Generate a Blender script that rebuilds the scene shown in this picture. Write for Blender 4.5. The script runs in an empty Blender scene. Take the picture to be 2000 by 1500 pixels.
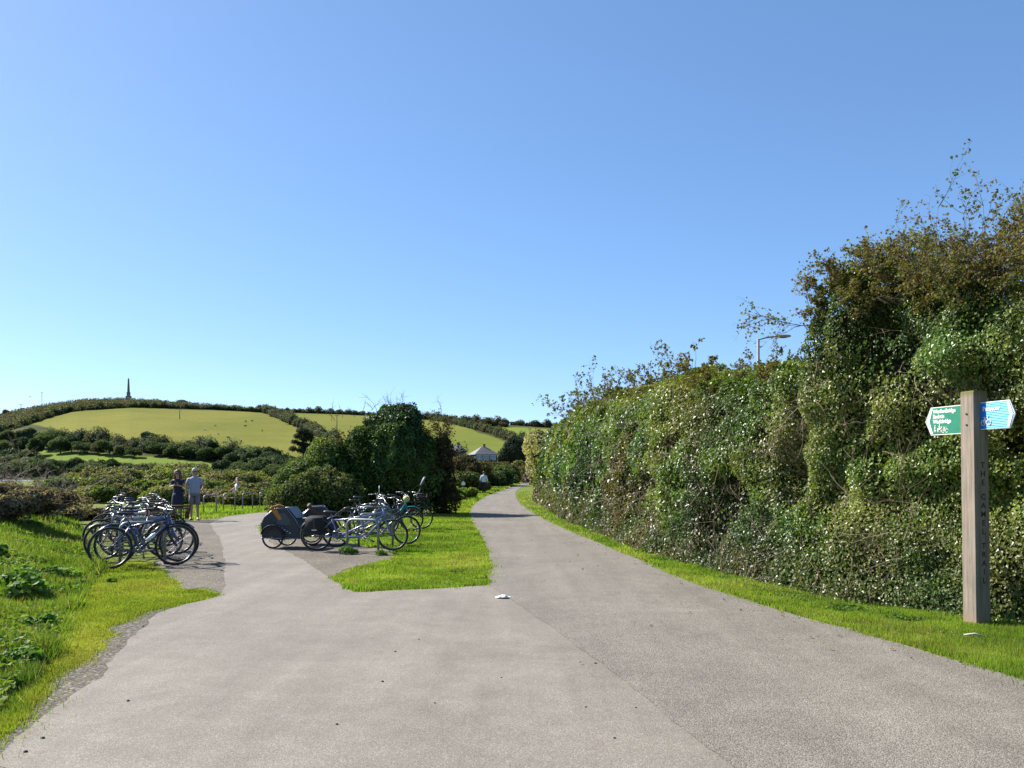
import bpy, bmesh, math, random
import numpy as np
from mathutils import Vector, Matrix
random.seed(5)
rng = np.random.default_rng(11)
R = math.radians
SC = bpy.context.scene
COL = SC.collection
PI = math.pi

# ------------------------------------------------------------------ camera, sky, sun, exposure
F, HZ, CH = 1700.0, 925.0, 1.6          # focal length and horizon row of the 2000 x 1500 photograph, eye height
cam_d = bpy.data.cameras.new('camera')
cam_d.sensor_width = 36.0
cam_d.lens = 36.0 * F / 2000.0
cam_d.shift_y = (HZ - 750.0) / 2000.0
cam_d.clip_start, cam_d.clip_end = 0.1, 6000
cam = bpy.data.objects.new('camera', cam_d)
COL.objects.link(cam)
cam.location = (0, 0, CH)
cam.rotation_euler = (R(90), 0, 0)
SC.camera = cam

SUN_AZ, SUN_EL = R(-62), R(40)          # azimuth from +Y towards +X
world = bpy.data.worlds.new('World')
SC.world = world
world.use_nodes = True
wn, wl = world.node_tree.nodes, world.node_tree.links
sky = wn.new('ShaderNodeTexSky')
sky.sky_type = 'NISHITA'
sky.sun_disc = False
sky.sun_elevation = SUN_EL
sky.sun_rotation = SUN_AZ
sky.altitude = 0
sky.air_density = 0.6
sky.dust_density = 0.35
sky.ozone_density = 7.0
sky_gamma = wn.new('ShaderNodeGamma')
sky_gamma.inputs['Gamma'].default_value = 0.7
sky_sat = wn.new('ShaderNodeHueSaturation')
sky_sat.inputs['Saturation'].default_value = 1.14
wl.new(sky.outputs['Color'], sky_gamma.inputs['Color'])
wl.new(sky_gamma.outputs['Color'], sky_sat.inputs['Color'])
wl.new(sky_sat.outputs['Color'], wn['Background'].inputs['Color'])
wn['Background'].inputs['Strength'].default_value = 0.15

sun_d = bpy.data.lights.new('sun', 'SUN')
sun_d.energy = 4.6
sun_d.angle = R(0.53)
sun_d.color = (1.0, 0.95, 0.87)
sun = bpy.data.objects.new('sun', sun_d)
COL.objects.link(sun)
sv = Vector((math.sin(SUN_AZ) * math.cos(SUN_EL), math.cos(SUN_AZ) * math.cos(SUN_EL), math.sin(SUN_EL)))
sun.rotation_euler = sv.to_track_quat('Z', 'Y').to_euler()
sun.location = sv * 50

SC.view_settings.view_transform = 'Standard'
SC.view_settings.look = 'None'
SC.view_settings.gamma = 1
SC.view_settings.use_curve_mapping = False
SC.view_settings.exposure = 1.25

# ------------------------------------------------------------------ helpers
def gp(px, py, z=0.0):
    """ground point seen at a pixel of the photograph"""
    Y = (CH - z) * F / (py - HZ)
    return ((px - 1000) / F * Y, Y)

def at(px, py, Y):
    return ((px - 1000) / F * Y, Y, CH - (py - HZ) * Y / F)

def tag(o, label=None, cat=None, group=None, kind=None):
    if label: o['label'] = label
    if cat: o['category'] = cat
    if group: o['group'] = group
    if kind: o['kind'] = kind
    return o

def empty(name, loc=(0, 0, 0), rz=0.0, label=None, cat=None, group=None, parent=None):
    o = bpy.data.objects.new(name, None)
    COL.objects.link(o)
    o.empty_display_size = 0.2
    o.location = loc
    o.rotation_euler = (0, 0, rz)
    if parent: o.parent = parent
    return tag(o, label, cat, group)

def link(name, me, parent=None, loc=None, rot=None):
    o = bpy.data.objects.new(name, me)
    COL.objects.link(o)
    if parent: o.parent = parent
    if loc is not None: o.location = loc
    if rot is not None: o.rotation_euler = rot
    return o

def copy_tree(o, parent=None):
    c = o.copy()
    COL.objects.link(c)
    if parent: c.parent = parent
    for ch in list(o.children):
        copy_tree(ch, c)
    return c

def np_mesh(name, V, Fc, mat, col=None, smooth=False):
    me = bpy.data.meshes.new(name)
    me.from_pydata(np.asarray(V, dtype=np.float32), [], np.asarray(Fc))
    if smooth:
        me.polygons.foreach_set('use_smooth', np.ones(len(me.polygons), dtype=bool))
    if col is not None:
        a = me.color_attributes.new('col', 'FLOAT_COLOR', 'POINT')
        c4 = np.ones((len(V), 4), dtype=np.float32)
        c4[:, :3] = col
        a.data.foreach_set('color', c4.ravel())
    me.materials.append(mat)
    me.update()
    return me

class MB:
    """collects simple shapes into one mesh"""
    def __init__(self):
        self.v, self.f, self.s = [], [], []
    def add(self, vs, fs, smooth=False):
        o = len(self.v)
        self.v += [tuple(p) for p in vs]
        self.f += [tuple(i + o for i in f) for f in fs]
        self.s += [smooth] * len(fs)
        return self
    def box(self, c, d, rz=0.0, m=None):
        x, y, z = d[0] / 2, d[1] / 2, d[2] / 2
        vs = [Vector((sx * x, sy * y, sz * z)) for sz in (-1, 1) for sy in (-1, 1) for sx in (-1, 1)]
        if rz: vs = [Matrix.Rotation(rz, 3, 'Z') @ p for p in vs]
        if m is not None: vs = [m @ p for p in vs]
        vs = [p + Vector(c) for p in vs]
        return self.add(vs, [(0, 2, 3, 1), (4, 5, 7, 6), (0, 1, 5, 4), (2, 6, 7, 3), (0, 4, 6, 2), (1, 3, 7, 5)])
    def tube(self, pts, r, n=6, cap=True, closed=False):
        pts = [Vector(p) for p in pts]
        k = len(pts)
        rs = r if isinstance(r, (list, tuple)) else [r] * k
        vs, fs = [], []
        up = None
        for i, p in enumerate(pts):
            if closed: t = pts[(i + 1) % k] - pts[i - 1]
            else: t = pts[min(i + 1, k - 1)] - pts[max(i - 1, 0)]
            if t.length < 1e-9: t = Vector((0, 0, 1))
            t.normalize()
            if up is None:
                up = Vector((0, 0, 1)) if abs(t.z) < 0.9 else Vector((1, 0, 0))
            a = t.cross(up)
            if a.length < 1e-4: a = t.orthogonal()
            a.normalize()
            b = a.cross(t)
            b.normalize()
            up = b
            for j in range(n):
                w = 2 * PI * j / n
                vs.append(p + (a * math.cos(w) + b * math.sin(w)) * rs[i])
        for i in range(k if closed else k - 1):
            i2 = (i + 1) % k
            for j in range(n):
                j2 = (j + 1) % n
                fs.append((i * n + j, i * n + j2, i2 * n + j2, i2 * n + j))
        if cap and not closed:
            fs.append(tuple(range(n - 1, -1, -1)))
            fs.append(tuple((k - 1) * n + j for j in range(n)))
        return self.add(vs, fs, True)
    def ring(self, c, rad, r, n=28, m=5, axis='y', a0=0.0, a1=2 * PI):
        full = abs(a1 - a0 - 2 * PI) < 1e-6
        cnt = n if full else n + 1
        pts = []
        for i in range(cnt):
            w = a0 + (a1 - a0) * i / n
            u, v = rad * math.cos(w), rad * math.sin(w)
            pts.append((c[0] + u, c[1], c[2] + v) if axis == 'y' else (c[0] + u, c[1] + v, c[2]))
        return self.tube(pts, r, m, closed=full)
    def ball(self, c, r, nu=10, nv=7):
        r = r if isinstance(r, (list, tuple)) else (r, r, r)
        vs = [(c[0], c[1], c[2] - r[2])]
        for i in range(1, nv):
            th = -PI / 2 + PI * i / nv
            for j in range(nu):
                w = 2 * PI * j / nu
                vs.append((c[0] + r[0] * math.cos(th) * math.cos(w), c[1] + r[1] * math.cos(th) * math.sin(w), c[2] + r[2] * math.sin(th)))
        vs.append((c[0], c[1], c[2] + r[2]))
        fs = [(0, 1 + (j + 1) % nu, 1 + j) for j in range(nu)]
        for i in range(nv - 2):
            for j in range(nu):
                a, b = 1 + i * nu + j, 1 + i * nu + (j + 1) % nu
                fs.append((a, b, b + nu, a + nu))
        t, o = len(vs) - 1, 1 + (nv - 2) * nu
        fs += [(o + j, o + (j + 1) % nu, t) for j in range(nu)]
        return self.add(vs, fs, True)
    def prism(self, poly, y0, y1):
        """polygon in x,z swept along y (counter-clockwise seen from -y)"""
        n = len(poly)
        vs = [(x, y0, z) for x, z in poly] + [(x, y1, z) for x, z in poly]
        fs = [tuple(range(n)), tuple(range(2 * n - 1, n - 1, -1))]
        fs += [(i, n + i, n + (i + 1) % n, (i + 1) % n) for i in range(n)]
        return self.add(vs, fs)
    def loft(self, rings, cap=True):
        n = len(rings[0])
        vs = [p for r in rings for p in r]
        fs = []
        for i in range(len(rings) - 1):
            for j in range(n):
                j2 = (j + 1) % n
                fs.append((i * n + j, i * n + j2, (i + 1) * n + j2, (i + 1) * n + j))
        if cap:
            fs.append(tuple(range(n - 1, -1, -1)))
            fs.append(tuple((len(rings) - 1) * n + j for j in range(n)))
        return self.add(vs, fs, True)
    def mesh(self, name, mat, bevel=0.0):
        me = bpy.data.meshes.new(name)
        me.from_pydata(self.v, [], self.f)
        bm = bmesh.new()
        bm.from_mesh(me)
        for f, s in zip(bm.faces, self.s): f.smooth = s
        bmesh.ops.recalc_face_normals(bm, faces=bm.faces)
        if bevel:
            bmesh.ops.bevel(bm, geom=[e for e in bm.edges if e.is_manifold and e.calc_face_angle(0) > 0.6], offset=bevel, segments=2, affect='EDGES')
        bm.to_mesh(me)
        bm.free()
        me.materials.append(mat)
        return me
    def obj(self, name, mat, parent=None, loc=None, rot=None, bevel=0.0):
        return link(name, self.mesh(name, mat, bevel), parent, loc, rot)

# vectorised value noise
def _hash(ix, iy, iz, seed):
    h = (ix * 374761393 + iy * 668265263 + iz * 2147483647 + seed * 144665) & 0xffffffff
    h = ((h ^ (h >> 13)) * 1274126177) & 0xffffffff
    h = ((h ^ (h >> 16)) * 2246822519) & 0xffffffff
    return ((h ^ (h >> 15)) & 0xffffff) / float(0xffffff)

def vnoise(P, freq, seed=0):
    P = np.atleast_2d(np.asarray(P, dtype=np.float64))
    if P.shape[1] == 2: P = np.c_[P, np.zeros(len(P))]
    Q = P * freq + 1000.37
    I = np.floor(Q).astype(np.int64)
    f = Q - I
    f = f * f * (3 - 2 * f)
    out = 0
    for dx in (0, 1):
        wx = f[:, 0] if dx else 1 - f[:, 0]
        for dy in (0, 1):
            wy = f[:, 1] if dy else 1 - f[:, 1]
            for dz in (0, 1):
                wz = f[:, 2] if dz else 1 - f[:, 2]
                out = out + wx * wy * wz * _hash(I[:, 0] + dx, I[:, 1] + dy, I[:, 2] + dz, seed)
    return out * 2 - 1

def fbm(P, freq, seed=0, octs=3):
    return sum(vnoise(P, freq * 2 ** i, seed + i * 7) * 0.5 ** i for i in range(octs)) / 1.5

def sstep(a, b, x):
    t = np.clip((x - a) / (b - a), 0, 1)
    return t * t * (3 - 2 * t)

def in_poly(P, poly):
    x, y = P[:, 0], P[:, 1]
    ins = np.zeros(len(P), dtype=bool)
    n = len(poly)
    for i in range(n):
        x0, y0 = poly[i]
        x1, y1 = poly[(i + 1) % n]
        c = ((y0 > y) != (y1 > y))
        if y1 != y0:
            ins ^= c & (x < (x1 - x0) * (y - y0) / (y1 - y0) + x0)
    return ins

def unit(v):
    return v / np.maximum(np.linalg.norm(v, axis=1, keepdims=True), 1e-9)

# ------------------------------------------------------------------ materials
def new_mat(name):
    m = bpy.data.materials.new(name)
    m.use_nodes = True
    nt = m.node_tree
    return m, nt.nodes, nt.links, nt.nodes['Principled BSDF']

def ramp(ns, stops, interp='LINEAR'):
    n = ns.new('ShaderNodeValToRGB')
    cr = n.color_ramp
    cr.interpolation = interp
    while len(cr.elements) < len(stops): cr.elements.new(0.5)
    for e, (p, c) in zip(cr.elements, stops):
        e.position = p
        e.color = (*c, 1) if len(c) == 3 else c
    return n

def nz(ns, ls, coord, scale, detail=3, rough=0.55, out='Fac'):
    n = ns.new('ShaderNodeTexNoise')
    n.inputs['Scale'].default_value = scale
    n.inputs['Detail'].default_value = detail
    n.inputs['Roughness'].default_value = rough
    ls.new(coord, n.inputs['Vector'])
    return n.outputs[out]

def mixc(ns, ls, fac, a, b, mode='MIX'):
    n = ns.new('ShaderNodeMix')
    n.data_type = 'RGBA'
    n.blend_type = mode
    for sock, val in ((n.inputs[0], fac), (n.inputs[6], a), (n.inputs[7], b)):
        if hasattr(val, 'links'): ls.new(val, sock)
        elif isinstance(val, (int, float)): sock.default_value = val
        else: sock.default_value = (*val, 1)
    return n.outputs[2]

def plain(name, col, rough=0.5, metal=0.0, var=0.12, scale=30, spec=0.5, coat=0.0):
    m, ns, ls, b = new_mat(name)
    tc = ns.new('ShaderNodeTexCoord').outputs['Object']
    f = nz(ns, ls, tc, scale, 4)
    lo = tuple(max(0, c * (1 - var * 2)) for c in col)
    hi = tuple(min(1, c * (1 + var * 2)) for c in col)
    r = ramp(ns, [(0.3, lo), (0.7, hi)])
    ls.new(f, r.inputs[0])
    ls.new(r.outputs[0], b.inputs['Base Color'])
    b.inputs['Roughness'].default_value = rough
    b.inputs['Metallic'].default_value = metal
    b.inputs['Specular IOR Level'].default_value = spec
    b.inputs['Coat Weight'].default_value = coat
    b.inputs['Coat Roughness'].default_value = 0.15
    return m

def leaf_mat(name, rough=0.45, spec=0.5, trans=0.35):
    m, ns, ls, b = new_mat(name)
    a = ns.new('ShaderNodeAttribute')
    a.attribute_name = 'col'
    ls.new(a.outputs['Color'], b.inputs['Base Color'])
    b.inputs['Roughness'].default_value = rough
    b.inputs['Specular IOR Level'].default_value = spec
    t = ns.new('ShaderNodeBsdfTranslucent')
    tcol = mixc(ns, ls, 1.0, a.outputs['Color'], (1.25, 1.35, 0.55), 'MULTIPLY')
    ls.new(tcol, t.inputs['Color'])
    mx = ns.new('ShaderNodeMixShader')
    mx.inputs[0].default_value = trans
    ls.new(b.outputs[0], mx.inputs[1])
    ls.new(t.outputs[0], mx.inputs[2])
    ls.new(mx.outputs[0], ns['Material Output'].inputs['Surface'])
    return m

M_LEAF = leaf_mat('broad_leaf', 0.65, 0.22, 0.34)
M_IVY = leaf_mat('glossy_ivy_leaf', 0.40, 0.44, 0.34)
M_DRY = leaf_mat('dry_leaf', 0.75, 0.2, 0.42)
M_GRASS = leaf_mat('grass_blade', 0.6, 0.2, 0.5)
M_TWIG = plain('twig_bark', (0.075, 0.055, 0.042), 0.85, var=0.25, scale=8)
M_SHADE_CORE = plain('inner_shade', (0.030, 0.030, 0.016), 0.95, var=0.3, scale=14, spec=0.1)  # dark colour stands in for shade inside the foliage
M_BARK = plain('bark', (0.085, 0.065, 0.05), 0.9, var=0.3, scale=6)
# ------------------------------------------------------------------ ground
def bank_h(x, y):
    """low grassy bank on the left"""
    d = (-1.5 - 0.36 * y) - x
    h = 0.60 * sstep(0.0, 3.2, d) * (1 - sstep(19, 29, y))
    return h

def ground_mat():
    m, ns, ls, b = new_mat('rough_grass_ground')
    g = ns.new('ShaderNodeNewGeometry').outputs['Position']
    big = nz(ns, ls, g, 0.35, 4)
    fine = nz(ns, ls, g, 9, 5, 0.7)
    grass = ramp(ns, [(0.3, (0.065, 0.085, 0.016)), (0.5, (0.12, 0.155, 0.022)), (0.72, (0.18, 0.195, 0.035))])
    ls.new(fine, grass.inputs[0])
    earth = ramp(ns, [(0.35, (0.06, 0.05, 0.03)), (0.7, (0.15, 0.13, 0.075))])
    ls.new(fine, earth.inputs[0])
    fr = ramp(ns, [(0.52, (0, 0, 0)), (0.7, (0.7, 0.7, 0.7))])
    ls.new(big, fr.inputs[0])
    ls.new(mixc(ns, ls, fr.outputs[0], grass.outputs[0], earth.outputs[0]), b.inputs['Base Color'])
    b.inputs['Roughness'].default_value = 0.95
    b.inputs['Specular IOR Level'].default_value = 0.1
    bp = ns.new('ShaderNodeBump')
    bp.inputs['Strength'].default_value = 0.7
    bp.inputs['Distance'].default_value = 0.04
    ls.new(fine, bp.inputs['Height'])
    ls.new(bp.outputs[0], b.inputs['Normal'])
    return m

def make_ground():
    xs = np.unique(np.r_[-3000, -1200, np.linspace(-600, -40, 15), np.linspace(-40, 30, 141), np.linspace(30, 600, 15), 1200, 3000])
    ys = np.unique(np.r_[-300, -60, np.linspace(-10, 40, 126), np.linspace(40, 250, 40), 400, 800, 1500, 3500])
    X, Y = np.meshgrid(xs, ys)
    Z = bank_h(X, Y)
    V = np.c_[X.ravel(), Y.ravel(), Z.ravel()]
    nx = len(xs)
    i = np.arange((len(ys) - 1) * nx).reshape(-1, nx)[:, :-1].ravel()
    return tag(link('ground', np_mesh('ground', V, np.c_[i, i + 1, i + nx + 1, i + nx], ground_mat(), smooth=True)), kind='structure')
make_ground()

def asphalt(name, cols, chip_scale, chip, blotch, bump):
    m, ns, ls, b = new_mat(name)
    g = ns.new('ShaderNodeNewGeometry').outputs['Position']
    vo = ns.new('ShaderNodeTexVoronoi')
    vo.inputs['Scale'].default_value = chip_scale
    vo.inputs['Randomness'].default_value = 1
    ls.new(g, vo.inputs['Vector'])
    bw = ns.new('ShaderNodeSeparateColor')
    ls.new(vo.outputs['Color'], bw.inputs[0])
    r = ramp(ns, [(0.0, cols[0]), (0.45, cols[1]), (0.85, cols[2]), (1.0, cols[3])])
    ls.new(bw.outputs[0], r.inputs[0])
    # dark joints between the chips
    jr = ramp(ns, [(0.35, (1, 1, 1)), (0.8, (1 - chip,) * 3)])
    ls.new(vo.outputs['Distance'], jr.inputs[0])
    c = mixc(ns, ls, 1.0, r.outputs[0], jr.outputs[0], 'MULTIPLY')
    # faint hairline cracks
    cv = ns.new('ShaderNodeTexVoronoi')
    cv.feature = 'DISTANCE_TO_EDGE'
    cv.inputs['Scale'].default_value = 0.42
    wob = ns.new('ShaderNodeVectorMath')
    wob.operation = 'ADD'
    ls.new(g, wob.inputs[0])
    wn_ = ns.new('ShaderNodeTexNoise')
    wn_.inputs['Scale'].default_value = 1.3
    wn_.inputs['Detail'].default_value = 5
    ls.new(g, wn_.inputs['Vector'])
    ls.new(wn_.outputs['Color'], wob.inputs[1])
    ls.new(wob.outputs[0], cv.inputs['Vector'])
    ck = ramp(ns, [(0.0, (0.62, 0.60, 0.58)), (0.006, (1, 1, 1))])
    ls.new(cv.outputs['Distance'], ck.inputs[0])
    cm = ramp(ns, [(0.52, (0, 0, 0)), (0.66, (1, 1, 1))])
    ls.new(nz(ns, ls, g, 0.3, 3), cm.inputs[0])
    ckm = mixc(ns, ls, cm.outputs[0], (1, 1, 1), ck.outputs[0])
    c = mixc(ns, ls, 1.0, c, ckm, 'MULTIPLY')
    # wear: broad pale and dark areas, and soft streaks along the path
    bl = nz(ns, ls, g, 0.55, 5, 0.6)
    br = ramp(ns, [(0.3, (1 - blotch,) * 3), (0.7, (1 + blotch * 0.6,) * 3)])
    ls.new(bl, br.inputs[0])
    c = mixc(ns, ls, 1.0, c, br.outputs[0], 'MULTIPLY')
    b2 = nz(ns, ls, g, 3.1, 5, 0.7)
    br2 = ramp(ns, [(0.35, (0.90, 0.89, 0.88)), (0.65, (1.06, 1.06, 1.06))])
    ls.new(b2, br2.inputs[0])
    c = mixc(ns, ls, 1.0, c, br2.outputs[0], 'MULTIPLY')
    mp = ns.new('ShaderNodeMapping')
    mp.inputs['Scale'].default_value = (2.6, 0.16, 1)
    mp.inputs['Rotation'].default_value = (0, 0, R(-14))
    ls.new(g, mp.inputs['Vector'])
    st = nz(ns, ls, mp.outputs[0], 1.0, 4, 0.6)
    sr = ramp(ns, [(0.32, (0.88, 0.87, 0.86)), (0.7, (1.07, 1.07, 1.06))])
    ls.new(st, sr.inputs[0])
    c = mixc(ns, ls, 1.0, c, sr.outputs[0], 'MULTIPLY')
    ls.new(c, b.inputs['Base Color'])
    b.inputs['Roughness'].default_value = 0.85
    b.inputs['Specular IOR Level'].default_value = 0.25
    bp = ns.new('ShaderNodeBump')
    bp.inputs['Strength'].default_value = bump
    bp.inputs['Distance'].default_value = 0.006
    inv = ns.new('ShaderNodeMath')
    inv.operation = 'SUBTRACT'
    inv.inputs[0].default_value = 1
    ls.new(vo.outputs['Distance'], inv.inputs[1])
    ls.new(inv.outputs[0], bp.inputs['Height'])
    ls.new(bp.outputs[0], b.inputs['Normal'])
    return m

def smooth_line(pts, step):
    """Catmull-Rom through world points, resampled"""
    P = [np.array(p, float) for p in pts]
    out = []
    for i in range(len(P) - 1):
        p0, p1, p2, p3 = P[max(i - 1, 0)], P[i], P[i + 1], P[min(i + 2, len(P) - 1)]
        n = max(2, int(np.linalg.norm(p2 - p1) / step))
        for t in np.linspace(0, 1, n, endpoint=False):
            a = 0.5 * (2 * p1 + (p2 - p0) * t + (2 * p0 - 5 * p1 + 4 * p2 - p3) * t * t + (3 * p1 - p0 - 3 * p2 + p3) * t ** 3)
            b = p1 + (p2 - p1) * t
            out.append(a * 0.55 + b * 0.45)
    out.append(P[-1])
    return np.array(out)

def rough_edge(pts, amp=0.035, step=0.1, seed=1):
    L = smooth_line(pts, step)
    T = np.gradient(L, axis=0)
    N = unit(np.c_[-T[:, 1], T[:, 0]])
    d = vnoise(L, 1.6, seed) * amp * 1.6 + vnoise(L, 6.0, seed + 3) * amp
    return L + N * d[:, None]

def sheet(name, outline, z, mat):
    bm = bmesh.new()
    vs = [bm.verts.new((x, y, z)) for x, y in outline]
    f = bm.faces.new(vs)
    bmesh.ops.triangulate(bm, faces=[f])
    bmesh.ops.recalc_face_normals(bm, faces=bm.faces)
    if sum(f.normal.z for f in bm.faces) < 0:
        bmesh.ops.reverse_faces(bm, faces=bm.faces)
    me = bpy.data.meshes.new(name)
    bm.to_mesh(me)
    bm.free()
    me.materials.append(mat)
    return tag(link(name, me), kind='structure')

PX = lambda l: [gp(*p) for p in l]
M_FORK = asphalt('pale_worn_tarmac', [(0.162, 0.142, 0.118), (0.217, 0.194, 0.164), (0.250, 0.225, 0.193), (0.34, 0.31, 0.27)], 150, 0.2, 0.15, 0.3)
M_TRAIL = asphalt('coarse_chip_tarmac', [(0.145, 0.126, 0.104), (0.222, 0.200, 0.171), (0.263, 0.239, 0.205), (0.335, 0.31, 0.268)], 105, 0.42, 0.17, 0.7)
M_GRIT2 = asphalt('pale_brown_grit', [(0.085, 0.070, 0.052), (0.165, 0.140, 0.108), (0.215, 0.185, 0.146), (0.32, 0.285, 0.235)], 60, 0.5, 0.25, 0.9)
M_GRIT = asphalt('dark_grit', [(0.055, 0.045, 0.034), (0.12, 0.10, 0.078), (0.175, 0.150, 0.12), (0.30, 0.27, 0.23)], 45, 0.6, 0.25, 0.9)

fork_left = rough_edge([(-9, -6), (-4.2, 2.2)] + PX([(-60, 1545), (0, 1490), (60, 1430), (130, 1370), (203, 1322), (212, 1292), (268, 1238), (300, 1202), (365, 1181), (428, 1164), (438, 1147), (437, 1092), (430, 1052), (411, 1024), (440, 1010), (500, 1003), (560, 999), (640, 994), (760, 988)]), 0.03, 0.1, 3)
fork_right = rough_edge(PX([(760, 996), (640, 1003), (540, 1006), (514, 1016), (506, 1032), (520, 1053), (560, 1078), (600, 1099), (642, 1131), (692, 1157), (760, 1155), (860, 1150), (957, 1144)]), 0.03, 0.1, 5)
sheet('fork_path', np.r_[fork_left, fork_right, np.array([(3.5, 9.0), (4.5, 3), (6, -6)])], 0.009, M_FORK)

trail_left = rough_edge([(3.4, -6), (2.45, 2.0), (1.32, 4.2)] + PX([(1430, 1500), (1300, 1398), (1180, 1302), (1060, 1214)]) + PX([(957, 1145), (957, 1112), (951, 1075), (938, 1045), (921, 1016), (918, 1001), (928, 985), (950, 970), (1000, 952), (1018, 945.5), (1026, 942)]), 0.02, 0.12, 8)
trail_right = rough_edge([(7.0, 160)] + PX([(1030, 947), (1012, 956), (1007, 966), (1015, 983), (1035, 999), (1070, 1019), (1130, 1046), (1240, 1091), (1340, 1136), (1500, 1188), (1700, 1246), (1860, 1291), (2000, 1331), (2300, 1430)]) + [(6.3, 2.5), (9, -6)], 0.03, 0.12, 12)
sheet('main_path', np.r_[trail_left, np.array([(6.0, 175)]), trail_right], 0.014, M_TRAIL)

sheet('grit_shoulder', np.r_[rough_edge([(-9.6, -6), (-4.6, 2.2)] + PX([(-90, 1500), (0, 1425), (100, 1335), (188, 1268), (205, 1228), (270, 1199), (300, 1192)]), 0.07, 0.1, 21), np.array(PX([(420, 1180), (300, 1290), (120, 1480)])), np.array([(-2.5, 2.2), (-6, -6)])], 0.005, M_GRIT)
grit_l = rough_edge(PX([(352, 1152), (325, 1128), (318, 1112), (300, 1100), (318, 1080), (332, 1060), (335, 1036), (340, 1019), (420, 1013), (470, 1006)]), 0.07, 0.12, 31)
sheet('grit_by_bicycles', np.r_[grit_l, np.array(PX([(470, 1015), (445, 1030), (455, 1150), (432, 1158), (400, 1148)]))], 0.005, M_GRIT2)
grit_r = rough_edge(PX([(655, 1140), (662, 1122), (690, 1108), (740, 1099), (777, 1090), (768, 1075), (700, 1066), (640, 1050), (600, 1046), (560, 1048)]), 0.05, 0.12, 41)
sheet('grit_by_trailers', np.r_[grit_r, np.array(PX([(522, 1050), (548, 1082), (590, 1108), (628, 1140)]))], 0.005, M_GRIT2)

# ------------------------------------------------------------------ grass blades
def blades(P, h, w, col, lean=0.5):
    n = len(P)
    a = rng.uniform(0, 2 * PI, n)
    t = np.c_[np.cos(a), np.sin(a), np.zeros(n)]
    b = rng.uniform(0, 2 * PI, n)
    ln = np.c_[np.cos(b), np.sin(b), np.zeros(n)] * (rng.uniform(0.1, 1, n) * lean * h)[:, None]
    V = np.empty((n, 3, 3))
    V[:, 0] = P - t * w[:, None] / 2
    V[:, 1] = P + t * w[:, None] / 2
    V[:, 2] = P + ln + np.c_[np.zeros((n, 2)), h]
    return V.reshape(-1, 3), np.arange(3 * n).reshape(n, 3), np.repeat(col, 3, axis=0)

def pal(P, stops, freq=0.8, seed=0, jit=0.25):
    """colour per point: patches of a few plant colours plus leaf-to-leaf variation"""
    k = (fbm(P, freq, seed) * 0.9 + 0.5 + rng.normal(0, jit, len(P))) * (len(stops) - 1)
    k = np.clip(k, 0, len(stops) - 1.001)
    i = k.astype(int)
    f = (k - i)[:, None]
    S = np.array(stops)
    c = S[i] * (1 - f) + S[i + 1] * f
    return np.clip(c * rng.normal(1, 0.14, (len(P), 1)), 0.003, 0.8)

LAWN = [(0.084, 0.132, 0.021), (0.163, 0.217, 0.026), (0.23, 0.268, 0.036), (0.28, 0.268, 0.075)]
BANKG = [(0.046, 0.092, 0.016), (0.098, 0.167, 0.021), (0.167, 0.236, 0.03), (0.253, 0.259, 0.081)]
ISLE = [(0.067, 0.137, 0.016), (0.1395, 0.234, 0.021), (0.2111, 0.293, 0.029), (0.2902, 0.305, 0.085)]
GRIT_PX = [[(352, 1152), (318, 1112), (300, 1100), (332, 1060), (340, 1019), (420, 1013), (455, 1150)],
           [(655, 1140), (662, 1122), (690, 1108), (740, 1099), (777, 1090), (770, 1075), (640, 1050), (560, 1048), (515, 1050), (640, 1138)]]

def lawn(name, px_poly, n, stops, hmin, hmax, seed, world_pts=None, lean=0.6):
    poly = np.array(PX(px_poly) if world_pts is None else world_pts)
    lo, hi = poly.min(0), poly.max(0)
    out = []
    tot = 0
    while tot < n:
        k = 200000
        Y = 1 / (rng.uniform(1 / hi[1], 1 / max(lo[1], 1.5), k))
        X = rng.uniform(lo[0], hi[0], k)
        P = np.c_[X, Y]
        keep = in_poly(P, poly) & (rng.random(k) < np.clip(lo[1] * 1.6 / Y, 0.15, 1))
        for g in GRIT_PX:
            keep &= ~(in_poly(P, PX(g)) & (rng.random(k) < 0.96))
        edge = fbm(P, 1.7, seed) > -0.42
        keep &= edge | (rng.random(k) < 0.30)
        out.append(P[keep])
        tot += keep.sum()
        if len(out) > 60: break
    P = np.concatenate(out)[:n]
    P = P + np.c_[vnoise(P, 2.2, seed + 20), vnoise(P, 2.2, seed + 21)] * 0.10
    P = P + rng.normal(0, 0.045, P.shape) * (1 + 2.0 * (rng.random((len(P), 1)) < 0.12))
    z = bank_h(P[:, 0], P[:, 1])
    P3 = np.c_[P, z]
    tall = np.clip(0.45 + 0.55 * fbm(P, 1.1, seed + 5) + 0.45 * vnoise(P, 3.7, seed + 6), 0.02, 1.3)
    h = (hmin + (hmax - hmin) * tall * rng.uniform(0.5, 1.2, len(P)))
    w = np.maximum(0.007, P[:, 1] * 0.0011) * rng.uniform(0.7, 1.3, len(P))
    cc = np.clip(pal(P3, stops, 0.7, seed, 0.22) * (1 + 0.28 * vnoise(P3, 2.6, seed + 8) + 0.15 * vnoise(P3, 7.0, seed + 9))[:, None], 0.005, 0.6)
    dry = rng.random(len(P)) < 0.035 + 0.10 * np.clip(fbm(P, 0.9, seed + 30), 0, 1)
    cc[dry] = np.array([0.30, 0.25, 0.12]) * rng.uniform(.6, 1.1, (dry.sum(), 1))
    h = np.where(dry, h * 1.25, h)
    V, T, C = blades(P3, h, w, cc, lean)
    return tag(link(name, np_mesh(name, V, T, M_GRASS, C)), kind='stuff')

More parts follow.
